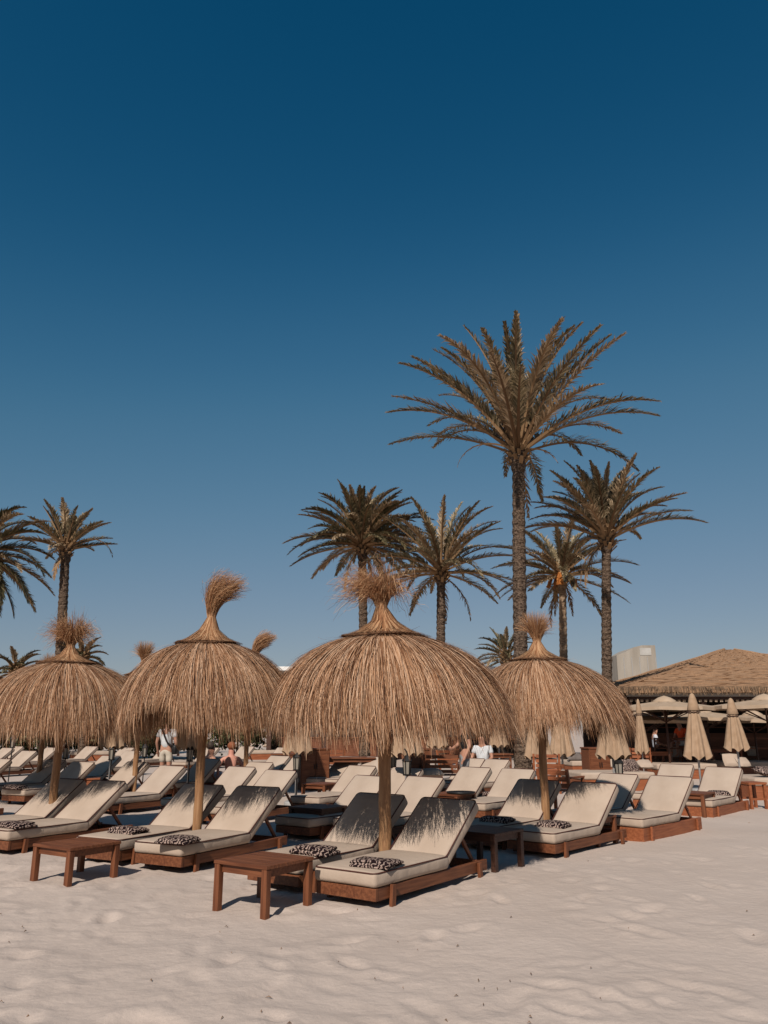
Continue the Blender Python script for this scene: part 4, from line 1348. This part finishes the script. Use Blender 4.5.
def std(**k):
    J = dict(pelvis=(0,0,.95), belly=(0,-.01,1.12), chest=(0,-.01,1.34), neck=(0,0,1.50), skull=(0,.02,1.60), crown=(0,.02,1.70),
      sho_l=(-.20,-.01,1.41), sho_r=(.20,-.01,1.41), elb_l=(-.27,-.05,1.13), elb_r=(.27,-.04,1.13), wri_l=(-.27,.06,.90), wri_r=(.28,.09,.92), pal_l=(-.27,.10,.83), pal_r=(.28,.13,.85),
      hip_l=(-.095,0,.88), hip_r=(.095,0,.88), kne_l=(-.11,.05,.50), kne_r=(.11,-.02,.50), ank_l=(-.11,-.02,.08), ank_r=(.11,-.10,.09), toe_l=(-.12,.15,.03), toe_r=(.12,.06,.03), face=(0,1,0))
    J.update(k); return J
def sit(h=.0, lean=0):
    """seated with hips at .5 + h, facing +Y"""
    return dict(pelvis=(0,0,.55+h), belly=(0,-.02+lean*.3,.72+h), chest=(0,-.03+lean,.94+h), neck=(0,-.01+lean*1.3,1.10+h), skull=(0,.02+lean*1.5,1.20+h), crown=(0,.02+lean*1.6,1.30+h),
      sho_l=(-.20,-.02+lean,1.01+h), sho_r=(.20,-.02+lean,1.01+h), elb_l=(-.28,.04+lean,.76+h), elb_r=(.28,.04+lean,.76+h), wri_l=(-.20,.26,.68+h), wri_r=(.20,.26,.68+h), pal_l=(-.17,.33,.67+h), pal_r=(.17,.33,.67+h),
      hip_l=(-.10,.06,.52+h), hip_r=(.10,.06,.52+h), kne_l=(-.13,.46,.54+h), kne_r=(.13,.46,.54+h), ank_l=(-.13,.50,.10+h), ank_r=(.13,.50,.10+h), toe_l=(-.13,.66,.05+h), toe_r=(.13,.66,.05+h), face=(0,1,0))
J3 = sit(-.02); J3.update(kne_l=(-.14,.44,.62), kne_r=(.14,.46,.60), ank_l=(-.12,.80,.50), ank_r=(.12,.82,.50), toe_l=(-.12,.90,.60), toe_r=(.12,.92,.60), wri_l=(-.3,-.12,.58), pal_l=(-.3,-.18,.56), wri_r=(.3,-.12,.58), pal_r=(.3,-.18,.56), elb_l=(-.32,-.1,.78), elb_r=(.32,-.1,.78))
POSES = dict(stand=std(), stand2=std(elb_r=(.30,.05,1.15), wri_r=(.22,.22,1.05), pal_r=(.18,.27,1.05)), sit=sit(), sunbathe=J3, bar=sit(.22, .05))
M_TEE = plain_cloth('white_tee', (.48,.48,.48)); M_KHAKI = plain_cloth('pale_khaki', (.42,.36,.29))
M_BLK = plain_cloth('black_cotton', (.015,.014,.015)); M_GREYC = plain_cloth('grey_cotton', (.20,.19,.185))
M_ORANGE = plain_cloth('orange_shirt', (.75,.10,.03)); M_CAPG = plain_cloth('grey_cap', (.10,.085,.075))
def gpx(px, Y, z=0): 
    q = at_y(px, 740, Y); return (q.x, Y, z)
person(gpx(167,22.3), R(-8), 'man walking away in white tee with black shoulder strap, pale shorts and grey cap', 'stand', M_SKIN, M_TEE, M_KHAKI, strap=True, cap=M_CAPG, sc=1.0)
person(gpx(232,20.9,-.24), R(10), 'pink skinned bare backed sunbather sitting up, seen from behind', 'sunbathe', M_SKINP, None, M_BLK, hair=plain_cloth('ginger_hair', (.20,.07,.035)))
person(gpx(211,21.0,-.24), R(-40), 'sunbather in white beside the second umbrella pole, leaning back', 'sunbathe', M_SKIN, None, M_TEE)
person(gpx(464,18), R(100), 'person in black top and grey shorts under the fringe of the largest umbrella', 'stand2', M_SKIN, M_BLK, M_GREYC)
person(gpx(482,21), R(150), 'person in white shirt sitting left of the tall palm trunk', 'sit', M_SKIN, M_TEE, M_KHAKI)
person((gpx(675,32)[0], 31.2, .2), R(120), 'person in bright orange shirt and white shorts sitting at the bar', 'bar', M_SKIN, M_ORANGE, M_TEE)
person((gpx(652,31)[0], 30.6, .2), R(-100), 'person in pale grey shirt and dark trousers sitting near the bar', 'sit', M_SKIN, plain_cloth('pale_grey_shirt', (.45,.46,.5)), M_BLK)
# the bar stool that carries the orange-shirted guest
q = gpx(675,32)
root = empty('bar_stool', (q[0], 31.2, .2)); tag(root, 'tall bar stool under the person in orange', 'stool')
MB().lathe([(0,.62),(.17,.62),(.18,.60),(.17,.57),(0,.57)], 16).build('seat', M_WOODO, root)
for k in range(4):
    a = k*math.pi/2+.78; MB().bar((.12*math.cos(a),.12*math.sin(a),.568),(.2*math.cos(a),.2*math.sin(a),.0),.03,.03).build('leg', M_WOODO, root)
